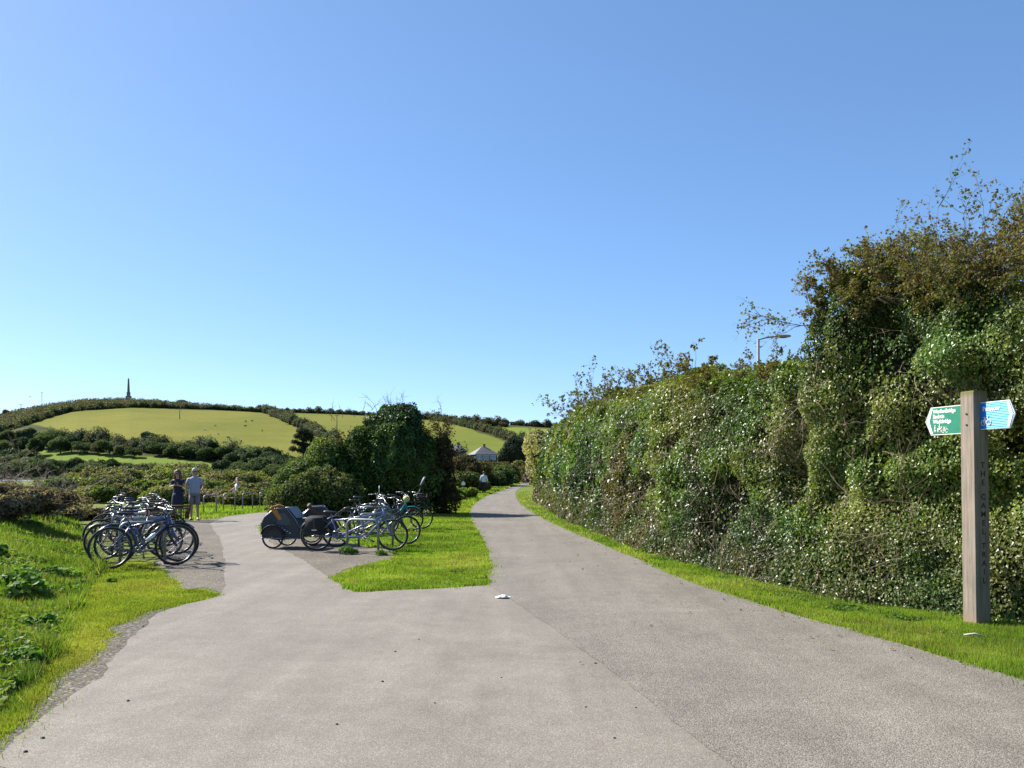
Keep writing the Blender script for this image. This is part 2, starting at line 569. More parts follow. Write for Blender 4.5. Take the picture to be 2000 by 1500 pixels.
lawn('bank_grass', [(-140, 1560), (-140, 1060), (-120, 1010), (60, 1000), (150, 1030), (188, 1098), (200, 1118), (150, 1170), (110, 1260), (60, 1330), (0, 1400)], 130000, BANKG, 0.03, 0.24, 61, lean=0.8)
lawn('field_grass', None, 45000, BANKG, .05, .22, 68, world_pts=[(-9.5, 6), (-30, 6), (-34, 28), (-19, 30), (-13.5, 18)], lean=.8)
lawn('mown_grass_patch', [(190, 1095), (310, 1102), (330, 1130), (352, 1150), (430, 1163), (360, 1181), (290, 1194), (205, 1228), (190, 1266), (100, 1337), (0, 1424), (-70, 1480), (-40, 1420), (110, 1270), (160, 1160)], 90000, LAWN, 0.012, 0.045, 62)
lawn('island_grass', [(692, 1156), (760, 1154), (860, 1149), (955, 1142), (955, 1112), (949, 1076), (936, 1046), (919, 1018), (914, 1000), (880, 1000), (840, 1002), (800, 1012), (700, 1022), (600, 1030), (515, 1022), (508, 1036), (560, 1060), (640, 1055), (740, 1070), (775, 1092), (720, 1105), (655, 1128)], 120000, ISLE, 0.02, 0.085, 63)
verge_px = [(1012, 962), (1030, 958), (1042, 975), (1062, 990), (1102, 1015), (1152, 1036), (1252, 1076), (1322, 1098), (1502, 1140), (1642, 1168), (1760, 1190), (1850, 1200), (1950, 1208), (2100, 1225), (2400, 1290), (2250, 1415), (2000, 1326), (1860, 1287), (1700, 1242), (1500, 1184), (1340, 1132), (1240, 1088), (1130, 1043), (1070, 1016), (1035, 996), (1016, 981), (1008, 968)]
lawn('verge_grass', verge_px, 110000, ISLE, 0.02, 0.085, 64)
lawn('grass_by_hoops', [(330, 1018), (300, 1000), (360, 985), (560, 978), (620, 985), (560, 995), (500, 1001), (440, 1008), (408, 1018)], 16000, ISLE, 0.05, 0.16, 65)
lawn('trailside_grass', [(880, 1000), (914, 1000), (916, 990), (926, 981), (950, 967), (1000, 950), (1016, 944), (990, 946), (930, 958), (905, 965), (880, 980)], 16000, ISLE, 0.05, 0.2, 66)

# broad-leaved weeds growing among the grass: nobody could count them
def ground_leaves(name, px_poly, n, size, stops, seed, hmax, thr):
    poly = np.array(PX(px_poly))
    lo, hi = poly.min(0), poly.max(0)
    k = 400000
    P = np.c_[rng.uniform(lo[0], hi[0], k), 1 / rng.uniform(1 / hi[1], 1 / lo[1], k)]
    f = fbm(P, 0.9, seed) + 0.6 * vnoise(P, 2.7, seed + 1)
    P = P[in_poly(P, poly) & (f > thr)][:n]
    z = bank_h(P[:, 0], P[:, 1]) + rng.random(len(P)) ** 1.5 * hmax * (0.4 + 0.8 * np.clip(vnoise(P, 1.8, seed + 2), 0, 1))
    P3 = np.c_[P, z]
    N = rng.normal(0, .55, (len(P), 3)) + np.array([0, 0, 1.])
    s = size * rng.uniform(.5, 1.4, len(P))
    V, T, C = leaves(P3, N, s, pal(P3, stops, 1.3, seed, .3), .1)
    tag(link(name, np_mesh(name, V, T, M_LEAF, C)), kind='stuff')
# ------------------------------------------------------------------ foliage makers
def leaves(P, N, s, col, droop=0.35, tilt=0.75, fold=0.16, wide=0.42):
    n = len(P)
    N = unit(N + rng.normal(0, tilt, (n, 3)))
    t = rng.normal(0, 1, (n, 3))
    t[:, 2] -= droop * 2
    t = unit(t - N * (t * N).sum(1, keepdims=True))
    b = np.cross(N, t)
    s = s[:, None]
    V = np.empty((n, 4, 3))
    V[:, 0] = P - t * s * 0.45
    V[:, 1] = P + b * s * wide + N * s * fold - t * s * 0.08
    V[:, 2] = P + t * s * 0.55
    V[:, 3] = P - b * s * wide + N * s * fold - t * s * 0.08
    i = np.arange(n) * 4
    T = np.empty((2 * n, 3), dtype=np.int64)
    T[0::2] = np.c_[i, i + 2, i + 1]
    T[1::2] = np.c_[i, i + 3, i + 2]
    return V.reshape(-1, 3), T, np.repeat(col, 4, axis=0)

def rand_dirs(n):
    return unit(rng.normal(0, 1, (n, 3)))

def cloud(lobes, n, size, stops, seed=0, shell=0.3, freq=0.6, bump=0.22, zmin=0.02, jit=0.22, up=0.35, droop=0.35, gaps=0.0):
    """leaf cloud over a union of ellipsoid lobes (cx,cy,cz,rx,ry,rz)"""
    L = np.array(lobes, float)
    area = (L[:, 3] * L[:, 4] + L[:, 3] * L[:, 5] + L[:, 4] * L[:, 5])
    Ps, Ns = [], []
    tot = 0
    guard = 0
    while tot < n and guard < 30:
        guard += 1
        k = max(2000, int((n - tot) * 2.2))
        li = rng.choice(len(L), k, p=area / area.sum())
        d = rand_dirs(k)
        d[:, 2] = np.where(rng.random(k) < 0.4, np.abs(d[:, 2]), d[:, 2])
        r = 1 - np.minimum(rng.exponential(shell * 0.5, k), 0.7)
        c, rad = L[li, :3], L[li, 3:]
        P = c + d * rad * r[:, None]
        nn = unit(d / rad)
        mr = rad.mean(1)
        disp = (fbm(P, 1.6 / mr.mean(), seed) * bump + vnoise(P, 4.5 / mr.mean(), seed + 2) * bump * 0.5) * mr
        P = P + nn * disp[:, None]
        ok = P[:, 2] > zmin
        q = (((P[:, None, :] - L[None, :, :3]) / L[None, :, 3:]) ** 2).sum(2)
        q[np.arange(k), li] = 9
        ok &= q.min(1) > 0.5
        if gaps: ok &= vnoise(P, 2.6 / mr.mean(), seed + 9) > -1 + gaps
        Ps.append(P[ok])
        Ns.append(nn[ok])
        tot += ok.sum()
    P, N = np.concatenate(Ps)[:n], np.concatenate(Ns)[:n]
    N = N + np.array([0, 0, up])
    s = size * rng.uniform(0.6, 1.4, len(P))
    return leaves(P, N, s, pal(P, stops, freq, seed + 4, jit), droop)

_ico = None
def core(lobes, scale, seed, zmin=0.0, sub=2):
    """dark solid shell behind the leaves, its colour standing in for inner shade"""
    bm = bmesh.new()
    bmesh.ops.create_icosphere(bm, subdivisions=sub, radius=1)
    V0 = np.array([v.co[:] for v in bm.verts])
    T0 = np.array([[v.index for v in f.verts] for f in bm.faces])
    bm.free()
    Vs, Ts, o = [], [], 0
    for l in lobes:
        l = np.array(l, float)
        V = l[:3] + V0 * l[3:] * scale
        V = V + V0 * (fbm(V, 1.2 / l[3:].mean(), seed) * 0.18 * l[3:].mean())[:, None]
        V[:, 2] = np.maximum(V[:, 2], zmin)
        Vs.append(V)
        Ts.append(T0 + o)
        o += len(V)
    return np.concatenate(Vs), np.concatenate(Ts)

def branch(mb, p, d, length, r, depth=0, tips=None, gravity=0.0, kids=3, spread=0.6):
    """a crooked twig with side twigs"""
    p, d = Vector(p), Vector(d).normalized()
    pts, rs = [p.copy()], [r]
    k = 5
    for i in range(k):
        d = (d + Vector((random.gauss(0, .16), random.gauss(0, .16), random.gauss(0, .16) - gravity))).normalized()
        p = p + d * (length / k)
        pts.append(p.copy())
        rs.append(r * (1 - 0.8 * (i + 1) / k))
        if tips is not None and i >= 1: tips.append((p.copy(), d.copy()))
        if depth > 0 and i >= 1:
            for _ in range(kids if random.random() < 0.75 else 0):
                dd = (d + Vector((random.gauss(0, spread), random.gauss(0, spread), random.gauss(0, spread)))).normalized()
                branch(mb, p, dd, length * random.uniform(.3, .55), r * 0.5, depth - 1, tips, gravity, max(1, kids - 1), spread)
    mb.tube(pts, rs, 3, cap=False)

def twig_leaves(tips, per, size, stops, seed, keep=1.0, spread=0.05):
    T = [t for t in tips if random.random() < keep]
    P = np.array([t[0][:] for t in T]).repeat(per, axis=0)
    P = P + rng.normal(0, spread, P.shape)
    N = rand_dirs(len(P)) + np.array([0, 0, .6])
    return leaves(P, N, size * rng.uniform(.6, 1.3, len(P)), pal(P, stops, 1.2, seed, .3))

def bush(name, loc, lobes, n, size, stops, label, cat='bush', group=None, mat=None, seed=0, core_scale=0.72, core_mat=None, **kw):
    o = empty(name, loc, 0, label, cat, group)
    V, T, C = cloud(lobes, n, size, stops, seed, **kw)
    link('foliage', np_mesh('foliage', V, T, mat or M_LEAF, C), o)
    if core_scale:
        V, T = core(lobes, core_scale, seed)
        tag(link('shade_core', np_mesh('shade_core', V, T, core_mat or M_SHADE_CORE, smooth=True), o), kind='stuff')
    return o

WEEDG = [(0.046, 0.0978, 0.0138), (0.0862, 0.161, 0.0207), (0.1437, 0.2185, 0.0322), (0.1955, 0.2472, 0.0575)]
ground_leaves('bank_weeds', [(-140, 1560), (-140, 1060), (60, 1000), (150, 1030), (188, 1098), (200, 1118), (150, 1170), (100, 1260), (50, 1330), (0, 1395)], 52000, .055, WEEDG, 150, .20, -.12)
ground_leaves('verge_weeds', [(1042, 976), (1102, 1016), (1252, 1077), (1502, 1146), (1642, 1180), (1802, 1215), (2000, 1240), (2100, 1290), (1800, 1240), (1500, 1160), (1250, 1084), (1100, 1022)], 7000, .040, WEEDG, 155, .08, .1)
ground_leaves('island_weeds', [(880, 1002), (914, 1002), (955, 1080), (955, 1142), (860, 1149), (800, 1140), (830, 1080), (820, 1020)], 4000, .035, WEEDG, 157, .05, .35)

# ------------------------------------------------------------------ the hedge along the right of the path
IVY = [(0.02, 0.0481, 0.011), (0.04, 0.0936, 0.016), (0.0687, 0.1416, 0.0221), (0.1388, 0.2024, 0.0319), (0.2221, 0.2404, 0.0613)]
OLIVE = [(0.0387, 0.0696, 0.0127), (0.0797, 0.1201, 0.0189), (0.1423, 0.1645, 0.0253), (0.1992, 0.1771, 0.0304), (0.1879, 0.1076, 0.0304)]
APRON = [(0.0392, 0.0672, 0.0179), (0.0784, 0.1064, 0.0336), (0.1344, 0.1288, 0.0672), (0.1512, 0.112, 0.0672), (0.1344, 0.0672, 0.0392)]
RUSSET = [(0.045, 0.045, 0.018), (0.075, 0.055, 0.026), (0.10, 0.062, 0.028), (0.085, 0.085, 0.025)]

class Hedge:
    def __init__(self, pts, step=0.08):
        self.L = smooth_line(pts, step)
        d = np.r_[0, np.cumsum(np.linalg.norm(np.diff(self.L, axis=0), axis=1))]
        self.u = d
        T = unit(np.gradient(self.L, axis=0))
        N = np.c_[-T[:, 1], T[:, 0]]
        if (N[:, 0] * -1).sum() < 0: N = -N                # towards the path
        self.N = N
    def base(self, u):
        return np.c_[np.interp(u, self.u, self.L[:, 0]), np.interp(u, self.u, self.L[:, 1])]
    def nrm(self, u):
        return unit(np.c_[np.interp(u, self.u, self.N[:, 0]), np.interp(u, self.u, self.N[:, 1])])

def hedge_surface(H, hf, prof, u, w, seed, inset=0.0, back=1.6, amp=0.34):
    """w 0..1 up the face, 1..1.35 over the top towards the back"""
    B, N2 = H.base(u), H.nrm(u)
    h = hf(B)
    sb = 0.75 - 0.42 * (1 - sstep(11.9, 12.4, B[:, 1]))
    z = np.where(w <= 1, w * h, h + 0.12 * np.sin((w - 1) / .35 * PI))
    off = np.where(w <= 1, prof(B, z, h) - sb * np.clip(w, 0, 1) ** 5, -sb - (w - 1) / 0.35 * back)
    N3 = np.c_[N2, np.zeros(len(u))]
    topness = np.clip((w - 0.82) / 0.2, 0, 1)[:, None]
    N3 = unit(N3 * (1 - topness * 0.8) + np.array([0, 0, 1.0]) * topness)
    P = np.c_[B + N2 * off[:, None], z]
    Q = P * np.array([1, 0.5, 0.95])
    d = fbm(Q, 0.6, seed) * amp * 1.15 + vnoise(Q + 0.35 * np.c_[vnoise(Q, 1.1, seed + 31), vnoise(Q, 1.1, seed + 32), vnoise(Q, 1.1, seed + 33)], 1.6, seed + 3) * amp * 0.62 + vnoise(Q, 4.2, seed + 5) * amp * 0.5
    d = d * np.clip(0.3 + w * 2.2, 0.3, 1)
    P = P + N3 * (d - inset)[:, None]
    return P, N3, d

def hedge_leaves(H, hf, prof, n, seed, smin, sk, palette, u0, u1, wmax=1.35, amp=0.34, layers=0.16, extra=None):
    g = np.linspace(u0, u1, 800)
    size = np.maximum(smin, H.base(g)[:, 1] * sk)
    cdf = np.cumsum(1 / size ** 2)
    u = np.interp(rng.random(n) * cdf[-1], cdf, g)
    w = rng.random(n) * wmax
    P, N, d = hedge_surface(H, hf, prof, u, w, seed, amp=amp)
    P = P - N * rng.exponential(layers, n)[:, None] + N * 0.03
    s = np.maximum(smin, P[:, 1] * sk) * rng.uniform(0.5, 1.3, n)
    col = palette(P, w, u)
    ok = P[:, 2] > 0.01
    ok &= rng.random(len(P)) < np.clip(1.02 + d / amp * 1.6, 0.08, 1)
    if extra is not None: ok &= extra(P, w, u, d)
    return leaves(P[ok], N[ok] + np.array([0, 0, .3]), s[ok], col[ok], droop=0.5, tilt=0.62)

def hedge_core(H, hf, prof, seed, u0, u1, inset=0.38, amp=0.34):  # dark solid body that reads as shade in the leaf gaps
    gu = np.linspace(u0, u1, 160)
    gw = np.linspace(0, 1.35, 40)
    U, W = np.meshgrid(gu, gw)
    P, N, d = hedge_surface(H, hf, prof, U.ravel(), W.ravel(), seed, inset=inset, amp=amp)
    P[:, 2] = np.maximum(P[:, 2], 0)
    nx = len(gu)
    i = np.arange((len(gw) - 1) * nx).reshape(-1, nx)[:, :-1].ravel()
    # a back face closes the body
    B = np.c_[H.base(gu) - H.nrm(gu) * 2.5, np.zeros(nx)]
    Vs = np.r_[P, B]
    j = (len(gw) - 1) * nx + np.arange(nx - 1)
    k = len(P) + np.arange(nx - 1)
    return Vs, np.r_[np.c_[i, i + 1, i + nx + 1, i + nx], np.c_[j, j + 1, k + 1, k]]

hedge_pts = PX([(1060, 990)])[:0] + [(9.5, 92), (4.4, 78), (1.75, 64)] + PX([(1042, 978), (1062, 991), (1102, 1016), (1152, 1037), (1252, 1077), (1322, 1098), (1502, 1143), (1642, 1174), (1802, 1212), (1900, 1228), (2000, 1250)]) + [(5.75, 7.0), (6.9, 5.0), (8.4, 2.5), (10, -2)]
HG = Hedge(hedge_pts)
uY = lambda Y: float(np.interp(-Y, -HG.L[:, 1], HG.u))   # position along the hedge at a depth
hk_Y = np.array([-2, 5, 8.6, 9.6, 10.4, 11.2, 11.75, 12.05, 12.4, 14, 16, 19, 24, 30, 40, 54, 64, 92])
hk_h = np.array([3.6, 3.55, 3.5, 3.72, 3.92, 4.0, 3.95, 3.6, 3.15, 3.22, 3.36, 3.5, 3.8, 4.0, 4.0, 3.9, 3.7, 3.6])
def hf(B):
    return np.interp(B[:, 1], hk_Y, hk_h) + fbm(np.c_[B, B[:, :1] * 0], 0.5, 90) * 0.28
def prof(B, z, h):
    near = 1 - sstep(11.7, 12.4, B[:, 1])
    back_ = (0.55 * (1 - sstep(9.2, 11.4, B[:, 1]))) * (1 - 0.72 * sstep(0.9, 2.6, z)) + 0.30 * np.exp(-((B[:, 1] - 10.6) / 0.9) ** 2) * sstep(1.2, 2.0, z)
    apr = np.interp(z, [0, 0.25, 0.8, 1.25, 1.9, 2.6, 5], [-0.05, -0.18, -0.45, -0.85, -0.50, -0.15, 0.0]) - back_
    far = np.interp(z, [0, 0.4, 1.0, 2.0, 5], [0.0, -0.12, -0.22, -0.15, -0.1])
    notch = np.exp(-((B[:, 1] - 12.45) / 0.32) ** 2) * sstep(0.9, 1.7, z) * 0.8
    return near * (apr + 0.15) + (1 - near) * far - notch

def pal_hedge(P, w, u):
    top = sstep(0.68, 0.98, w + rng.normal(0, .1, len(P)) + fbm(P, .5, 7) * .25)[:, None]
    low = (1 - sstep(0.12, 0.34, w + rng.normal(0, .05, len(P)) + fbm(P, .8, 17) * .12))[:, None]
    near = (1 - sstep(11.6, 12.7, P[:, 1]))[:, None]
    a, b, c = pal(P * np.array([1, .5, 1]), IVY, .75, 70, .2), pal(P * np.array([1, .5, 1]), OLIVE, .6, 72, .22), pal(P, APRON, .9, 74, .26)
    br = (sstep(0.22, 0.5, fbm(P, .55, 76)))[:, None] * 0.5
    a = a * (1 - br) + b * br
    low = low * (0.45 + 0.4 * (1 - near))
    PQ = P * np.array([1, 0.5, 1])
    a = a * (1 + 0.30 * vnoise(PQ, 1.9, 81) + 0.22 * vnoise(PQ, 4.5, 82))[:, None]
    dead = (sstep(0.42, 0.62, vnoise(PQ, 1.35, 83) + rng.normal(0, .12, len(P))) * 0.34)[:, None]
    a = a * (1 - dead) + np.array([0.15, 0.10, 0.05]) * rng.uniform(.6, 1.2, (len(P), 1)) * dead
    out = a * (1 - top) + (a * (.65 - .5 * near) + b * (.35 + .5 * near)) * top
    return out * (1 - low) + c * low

def make_hedge(name, label, u0, u1, n, smin, sk, seed, amp):
    o = empty(name, (0, 0, 0), 0, label, 'hedge')
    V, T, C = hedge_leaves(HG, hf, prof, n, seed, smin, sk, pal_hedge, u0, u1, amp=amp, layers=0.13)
    f = link('foliage', np_mesh('foliage', V, T, M_IVY, C), o)
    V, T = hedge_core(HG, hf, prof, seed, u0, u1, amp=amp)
    link('shade_core', np_mesh('shade_core', V, T, M_SHADE_CORE, smooth=True), o)
    return o
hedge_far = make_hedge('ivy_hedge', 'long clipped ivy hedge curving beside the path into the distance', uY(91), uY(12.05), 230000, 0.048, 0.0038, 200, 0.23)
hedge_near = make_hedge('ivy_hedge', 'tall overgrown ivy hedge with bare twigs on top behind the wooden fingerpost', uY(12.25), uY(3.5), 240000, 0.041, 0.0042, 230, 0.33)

def hedge_twigs(o, ylo, yhi, count, length, leafstops, seed, keep, lsize, r=0.006, up=1.0, name='bare_twigs', z0=0.0):
    mb, tips = MB(), []
    for i in range(count):
        Y = random.uniform(ylo, yhi)
        u = np.array([uY(Y)])
        P, N, d = hedge_surface(HG, hf, prof, u, np.array([random.uniform(0.93, 1.2)]), seed)
        dirv = Vector((random.gauss(-.15, .35), random.gauss(-.1, .35), up * random.uniform(.5, 1.1)))
        branch(mb, P[0] - np.array([0, 0, .15]), dirv, length * random.uniform(.4, 1.2), r * (1 + Y * .035), 2, tips, 0.02, 2, .55)
    tag(mb.obj(name, M_TWIG, o), kind='stuff')
    V, T, C = twig_leaves(tips, 3, lsize, leafstops, seed, keep, .022)
    link('twig_leaves', np_mesh('twig_leaves', V, T, M_LEAF, C), o)
TW = [(0.08, 0.095, 0.025), (0.14, 0.13, 0.035), (0.165, 0.10, 0.045), (0.17, 0.18, 0.055)]

hedge_twigs(hedge_near, 8.0, 9.9, 110, 0.85, TW, 230, .42, .036, .005)
hedge_twigs(hedge_near, 9.7, 12.0, 110, 0.42, TW, 230, .6, .036, .004)
hedge_twigs(hedge_far, 12.7, 18, 34, 0.36, TW, 200, .4, .045, .004)
hedge_twigs(hedge_far, 18, 30, 40, 0.62, TW, 200, .3, .06, .004)
hedge_twigs(hedge_far, 30, 42, 26, 1.3, TW, 200, .25, .08, .005)
# bramble runners and dead stems lying over the face of the hedge
def face_stems(o, ylo, yhi, count, seed, k=1.0):
    mb, tips = MB(), []
    for i in range(count):
        Y = 1 / random.uniform(1 / yhi, 1 / ylo)
        u = np.array([uY(Y)])
        w0 = random.uniform(.03, .85)
        P, N, d = hedge_surface(HG, hf, prof, u, np.array([w0]), seed)
        p = P[0] + N[0] * .05
        dirv = Vector((random.gauss(0, .5), random.gauss(0, .5), random.uniform(-.6, .9))) + Vector(N[0]) * .25
        branch(mb, p, dirv, random.uniform(.25, .7) * k * (1 + Y * .02), .0035 * (1 + Y * .05), 1, tips, .06, 1, .5)
    tag(mb.obj('bramble_stems', M_RUN, o), kind='stuff')
M_RUN = plain('bramble_runner', (0.19, 0.135, 0.09), .8)
face_stems(hedge_near, 10.2, 12.2, 100, 230)
face_stems(hedge_far, 12.6, 40, 200, 200, 1.2)

# leafy spray reaching out of the tall hedge towards the lamp, and bare stems in its face
def spray(o, start, dirv, length, seed, name):
    mb, tips = MB(), []
    branch(mb, start, dirv, length, .009, 2, tips, .015, 3, .45)
    tag(mb.obj(name, M_TWIG, o), kind='stuff')
    V, T, C = twig_leaves(tips, 1, .042, OLIVE[1:], seed, .7, .03)
    link('twig_leaves', np_mesh('twig_leaves', V, T, M_LEAF, C), o)
random.seed(77)
p0 = at(1620, 632, 12.0)
spray(hedge_near, p0, Vector(at(1480, 650, 12.0)) - Vector(p0), 1.0, 301, 'leafy_spray')
p0 = at(1610, 640, 12.0)
spray(hedge_near, p0, Vector(at(1560, 590, 12.0)) - Vector(p0), 0.6, 302, 'leafy_spray')
for a, b in (((1862, 705), (1930, 655)), ((1880, 660), (1862, 705)), ((1870, 545), (1840, 590)), ((1905, 640), (1960, 620)), ((1500, 750), (1535, 738))):
    Yd = 9.55 if a[0] > 1600 else 12.4
    A, B = Vector(at(*a, Yd)), Vector(at(*b, Yd + .1))
    mb = MB(); mb.tube([A, A.lerp(B, .5) + Vector((0, -.03, .03)), B], [.010, .008, .005], 5)
    mb.obj('dead_stem', M_TWIG, hedge_near)

# fallen leaves along the edge of the path under the hedge
n = 420
Yl = 1 / rng.uniform(1 / 30, 1 / 5.2, n)
ul = np.array([uY(y) for y in Yl])
Bl = HG.base(ul) + HG.nrm(ul) * (0.25 + rng.exponential(.75, n))[:, None]
V, T, C = leaves(np.c_[Bl, np.full(n, .026)], np.tile([0, 0, 1.], (n, 1)), rng.uniform(.025, .05, n), pal(np.c_[Bl, Bl[:, :1]], [(0.10, 0.06, 0.03), (0.20, 0.13, 0.06), (0.27, 0.19, 0.08)], 2, 5, .4), 0, .25)
tag(link('leaf_litter', np_mesh('leaf_litter', V, T, M_DRY, C)), kind='stuff')

# pale flowering climber hanging over the far end of the hedge
CREAM = [(0.16, 0.15, 0.06), (0.30, 0.27, 0.13), (0.42, 0.38, 0.22), (0.22, 0.21, 0.07)]
cl = [(0, 0, 3.1, .9, 2.2, .9), (-.1, -1.5, 2.6, .7, 1.6, .8), (.2, 1.8, 2.5, .8, 2, .9), (-.2, .3, 1.9, .6, 1.8, .9)]
bush('flowering_climber', (1.62, 50, 0), cl, 9000, .16, CREAM, 'pale cream flowering climber draped over the far end of the long hedge', 'climber', seed=31, core_scale=.8)
# ------------------------------------------------------------------ the hill across the creek
Y0, Y1 = 250.0, 650.0
sk_x = np.array([-900, -400, 0, 40, 90, 150, 250, 340, 450, 560, 650, 720, 850, 950, 1060, 1250, 1600, 2200, 3000])
sk_y = np.array([860, 830, 812, 803, 794, 784, 781, 788, 797, 805, 808, 811, 820, 826, 834, 845, 860, 880, 890])
def crest(s):
    return CH + (HZ - np.interp(s * F + 1000, sk_x, sk_y)) / F * Y1
def hill_z(s, Y):
    t = np.clip((Y - Y0) / (Y1 - Y0), -0.3, 1.35)
    up = np.where(t < 1, 1.10 * t - 0.10 * np.clip(t, 0, 1) ** 3, 1.0 - 1.2 * (t - 1) ** 2)
    up = np.where(t < 0, 1.1 * t, up)
    H = crest(s)
    P = np.c_[np.ravel(s * Y), np.ravel(Y)]
    r = fbm(P, 0.011, 400).reshape(np.shape(t)) * 1.6 * np.clip(t * 3, 0, 1) * (1 - np.clip(t, 0, 1)) ** .5
    return H * up + r - 0.3
def hill_at(px, py):
    s = (px - 1000) / F
    Ys = np.linspace(Y0 - 20, Y1 + 5, 500)
    diff = hill_z(np.full(500, s), Ys) - (CH - (py - HZ) / F * Ys)
    k = np.argmax(diff > 0) if (diff > 0).any() else 499
    Y = Ys[k]
    return np.array([s * Y, Y, float(hill_z(np.array([s]), np.array([Y]))[0])])

FIELDS = [
    ([(60, 828), (90, 815), (130, 806), (200, 799), (270, 796), (350, 799), (450, 802), (512, 805), (560, 824), (650, 868), (650, 900), (500, 895), (420, 885), (350, 872), (280, 862), (180, 850), (120, 840)], (0.128, 0.136, 0.022), (0.168, 0.162, 0.03)),
    ([(535, 806), (640, 809), (720, 813), (760, 830), (760, 900), (660, 872), (600, 838)], (0.12, 0.134, 0.022), (0.16, 0.158, 0.03)),
    ([(790, 818), (850, 822), (900, 832), (960, 852), (1010, 872), (980, 895), (900, 892), (790, 885)], (0.115, 0.145, 0.022), (0.155, 0.165, 0.026)),
    ([(955, 832), (1100, 838), (1100, 866), (1045, 866), (1000, 850)], (0.125, 0.175, 0.026), (0.165, 0.20, 0.03)),
    ([(70, 880), (130, 882), (300, 892), (440, 905), (440, 920), (300, 908), (200, 903), (100, 898)], (0.10, 0.15, 0.022), (0.145, 0.19, 0.03)),
]
def make_hill():
    s = np.linspace(-1.6, 1.0, 900)
    Y = np.r_[np.linspace(205, Y1, 150), np.linspace(Y1 + 8, 880, 12)]
    S, YY = np.meshgrid(s, Y)
    Z = hill_z(S, YY)
    X = S * YY
    V = np.c_[X.ravel(), YY.ravel(), Z.ravel()]
    pxy = np.c_[1000 + S.ravel() * F, HZ - (Z.ravel() - CH) * F / YY.ravel()]
    c = pal(V, [(0.035, 0.042, 0.016), (0.05, 0.058, 0.02), (0.075, 0.07, 0.028)], 0.05, 410, .15)
    jit = pxy + np.c_[fbm(V, .03, 5), fbm(V, .03, 6)] * 2.0
    for poly, a, b in FIELDS:
        m = in_poly(jit, poly) & (YY.ravel() < Y1)
        k = np.clip(0.5 + fbm(V[m] * np.array([1, .35, 1]), 0.03, 420) * .8 + vnoise(V[m], 0.09, 421) * .35 + vnoise(V[m] * np.array([.12, 1, 1]), 0.5, 422) * .18, 0, 1)[:, None]
        c[m] = np.array(a) * (1 - k) + np.array(b) * k
    nx = len(s)
    i = np.arange((len(Y) - 1) * nx).reshape(-1, nx)[:, :-1].ravel()
    m, ns, ls, bsdf = new_mat('hill_pasture')
    at_ = ns.new('ShaderNodeAttribute')
    at_.attribute_name = 'col'
    g = ns.new('ShaderNodeNewGeometry').outputs['Position']
    r = ramp(ns, [(0.3, (0.82, 0.82, 0.82)), (0.7, (1.15, 1.15, 1.1))])
    ls.new(nz(ns, ls, g, 0.55, 6, 0.7), r.inputs[0])
    ls.new(mixc(ns, ls, 1.0, at_.outputs['Color'], r.outputs[0], 'MULTIPLY'), bsdf.inputs['Base Color'])
    bsdf.inputs['Roughness'].default_value = 1
    bsdf.inputs['Specular IOR Level'].default_value = 0.05
    tag(link('hill', np_mesh('hill', V, np.c_[i, i + 1, i + nx + 1, i + nx], m, c, smooth=True)), kind='structure')
make_hill()

# creek water glimpsed at the left
m, ns, ls, b = new_mat('creek_water')
b.inputs['Base Color'].default_value = (0.22, 0.21, 0.19, 1)
b.inputs['Roughness'].default_value = 0.3
g = ns.new('ShaderNodeNewGeometry').outputs['Position']
bp = ns.new('ShaderNodeBump')
bp.inputs['Strength'].default_value = 0.3
bp.inputs['Distance'].default_value = 0.3
ls.new(nz(ns, ls, g, 0.8, 4), bp.inputs['Height'])
ls.new(bp.outputs[0], b.inputs['Normal'])
sheet('water', np.array([(-170, 170), (-108, 178), (-104, 196), (-122, 222), (-200, 226)]), 0.02, m)

# --- hedgerows on the hill
HR = [(0.0288, 0.048, 0.0208), (0.0512, 0.0736, 0.0256), (0.0832, 0.0992, 0.032), (0.12, 0.1088, 0.048)]
def hedgerow(line, rad, label, n, size, seed, stops=HR, tall=1.0, gapp=0.0):
    pts = np.array([hill_at(*p) for p in line])
    L = np.array(smooth_line(pts, 2.2)) if len(pts) > 1 else pts
    lob = []
    for p in L:
        if random.random() < gapp: continue
        r = rad * random.uniform(.65, 1.25)
        h = r * tall * random.choice([.8, 1, 1, 1.25])
        lob.append((p[0] + random.gauss(0, rad * .3), p[1] + random.gauss(0, rad * .3), p[2] + h * .45, r * 1.05, r * 1.05, h))
    lob = np.array(lob)
    o = empty('hedgerow', tuple(L[len(L) // 2]), 0, label, 'hedgerow', 'hedgerows between the fields on the hill')
    c0 = np.array(L[len(L) // 2])
    lob[:, :3] -= c0
    Vs, Ts, Cs, off = [], [], [], 0
    for k in range(0, len(lob), 12):                         # work along the row in short lengths
        sub = lob[k:k + 13]
        V, T, C = cloud(sub, int(n * len(sub) / len(lob)), size, stops, seed + k, zmin=-1e9, freq=.12, up=.5)
        Vs.append(V); Ts.append(T + off); Cs.append(C); off += len(V)
    link('foliage', np_mesh('foliage', np.concatenate(Vs), np.concatenate(Ts), M_LEAF, np.concatenate(Cs)), o)
    V, T = core(lob, .8, seed, zmin=-1e9, sub=1)
    tag(link('shade_core', np_mesh('shade_core', V, T, M_SHADE_CORE, smooth=True), o), kind='stuff')
    return o
hedgerow([(-30, 850), (30, 836), (75, 822), (130, 806), (200, 799), (270, 796), (350, 798), (450, 802), (515, 806)], 2.2, 'long dark hedgerow along the top edge of the largest hill field', 14000, .75, 500)
hedgerow([(512, 803), (545, 816), (580, 832), (615, 848), (655, 866)], 2.6, 'dark hedgerow running diagonally down the hill left of the ivy covered bush', 7000, .7, 520, tall=1.15)
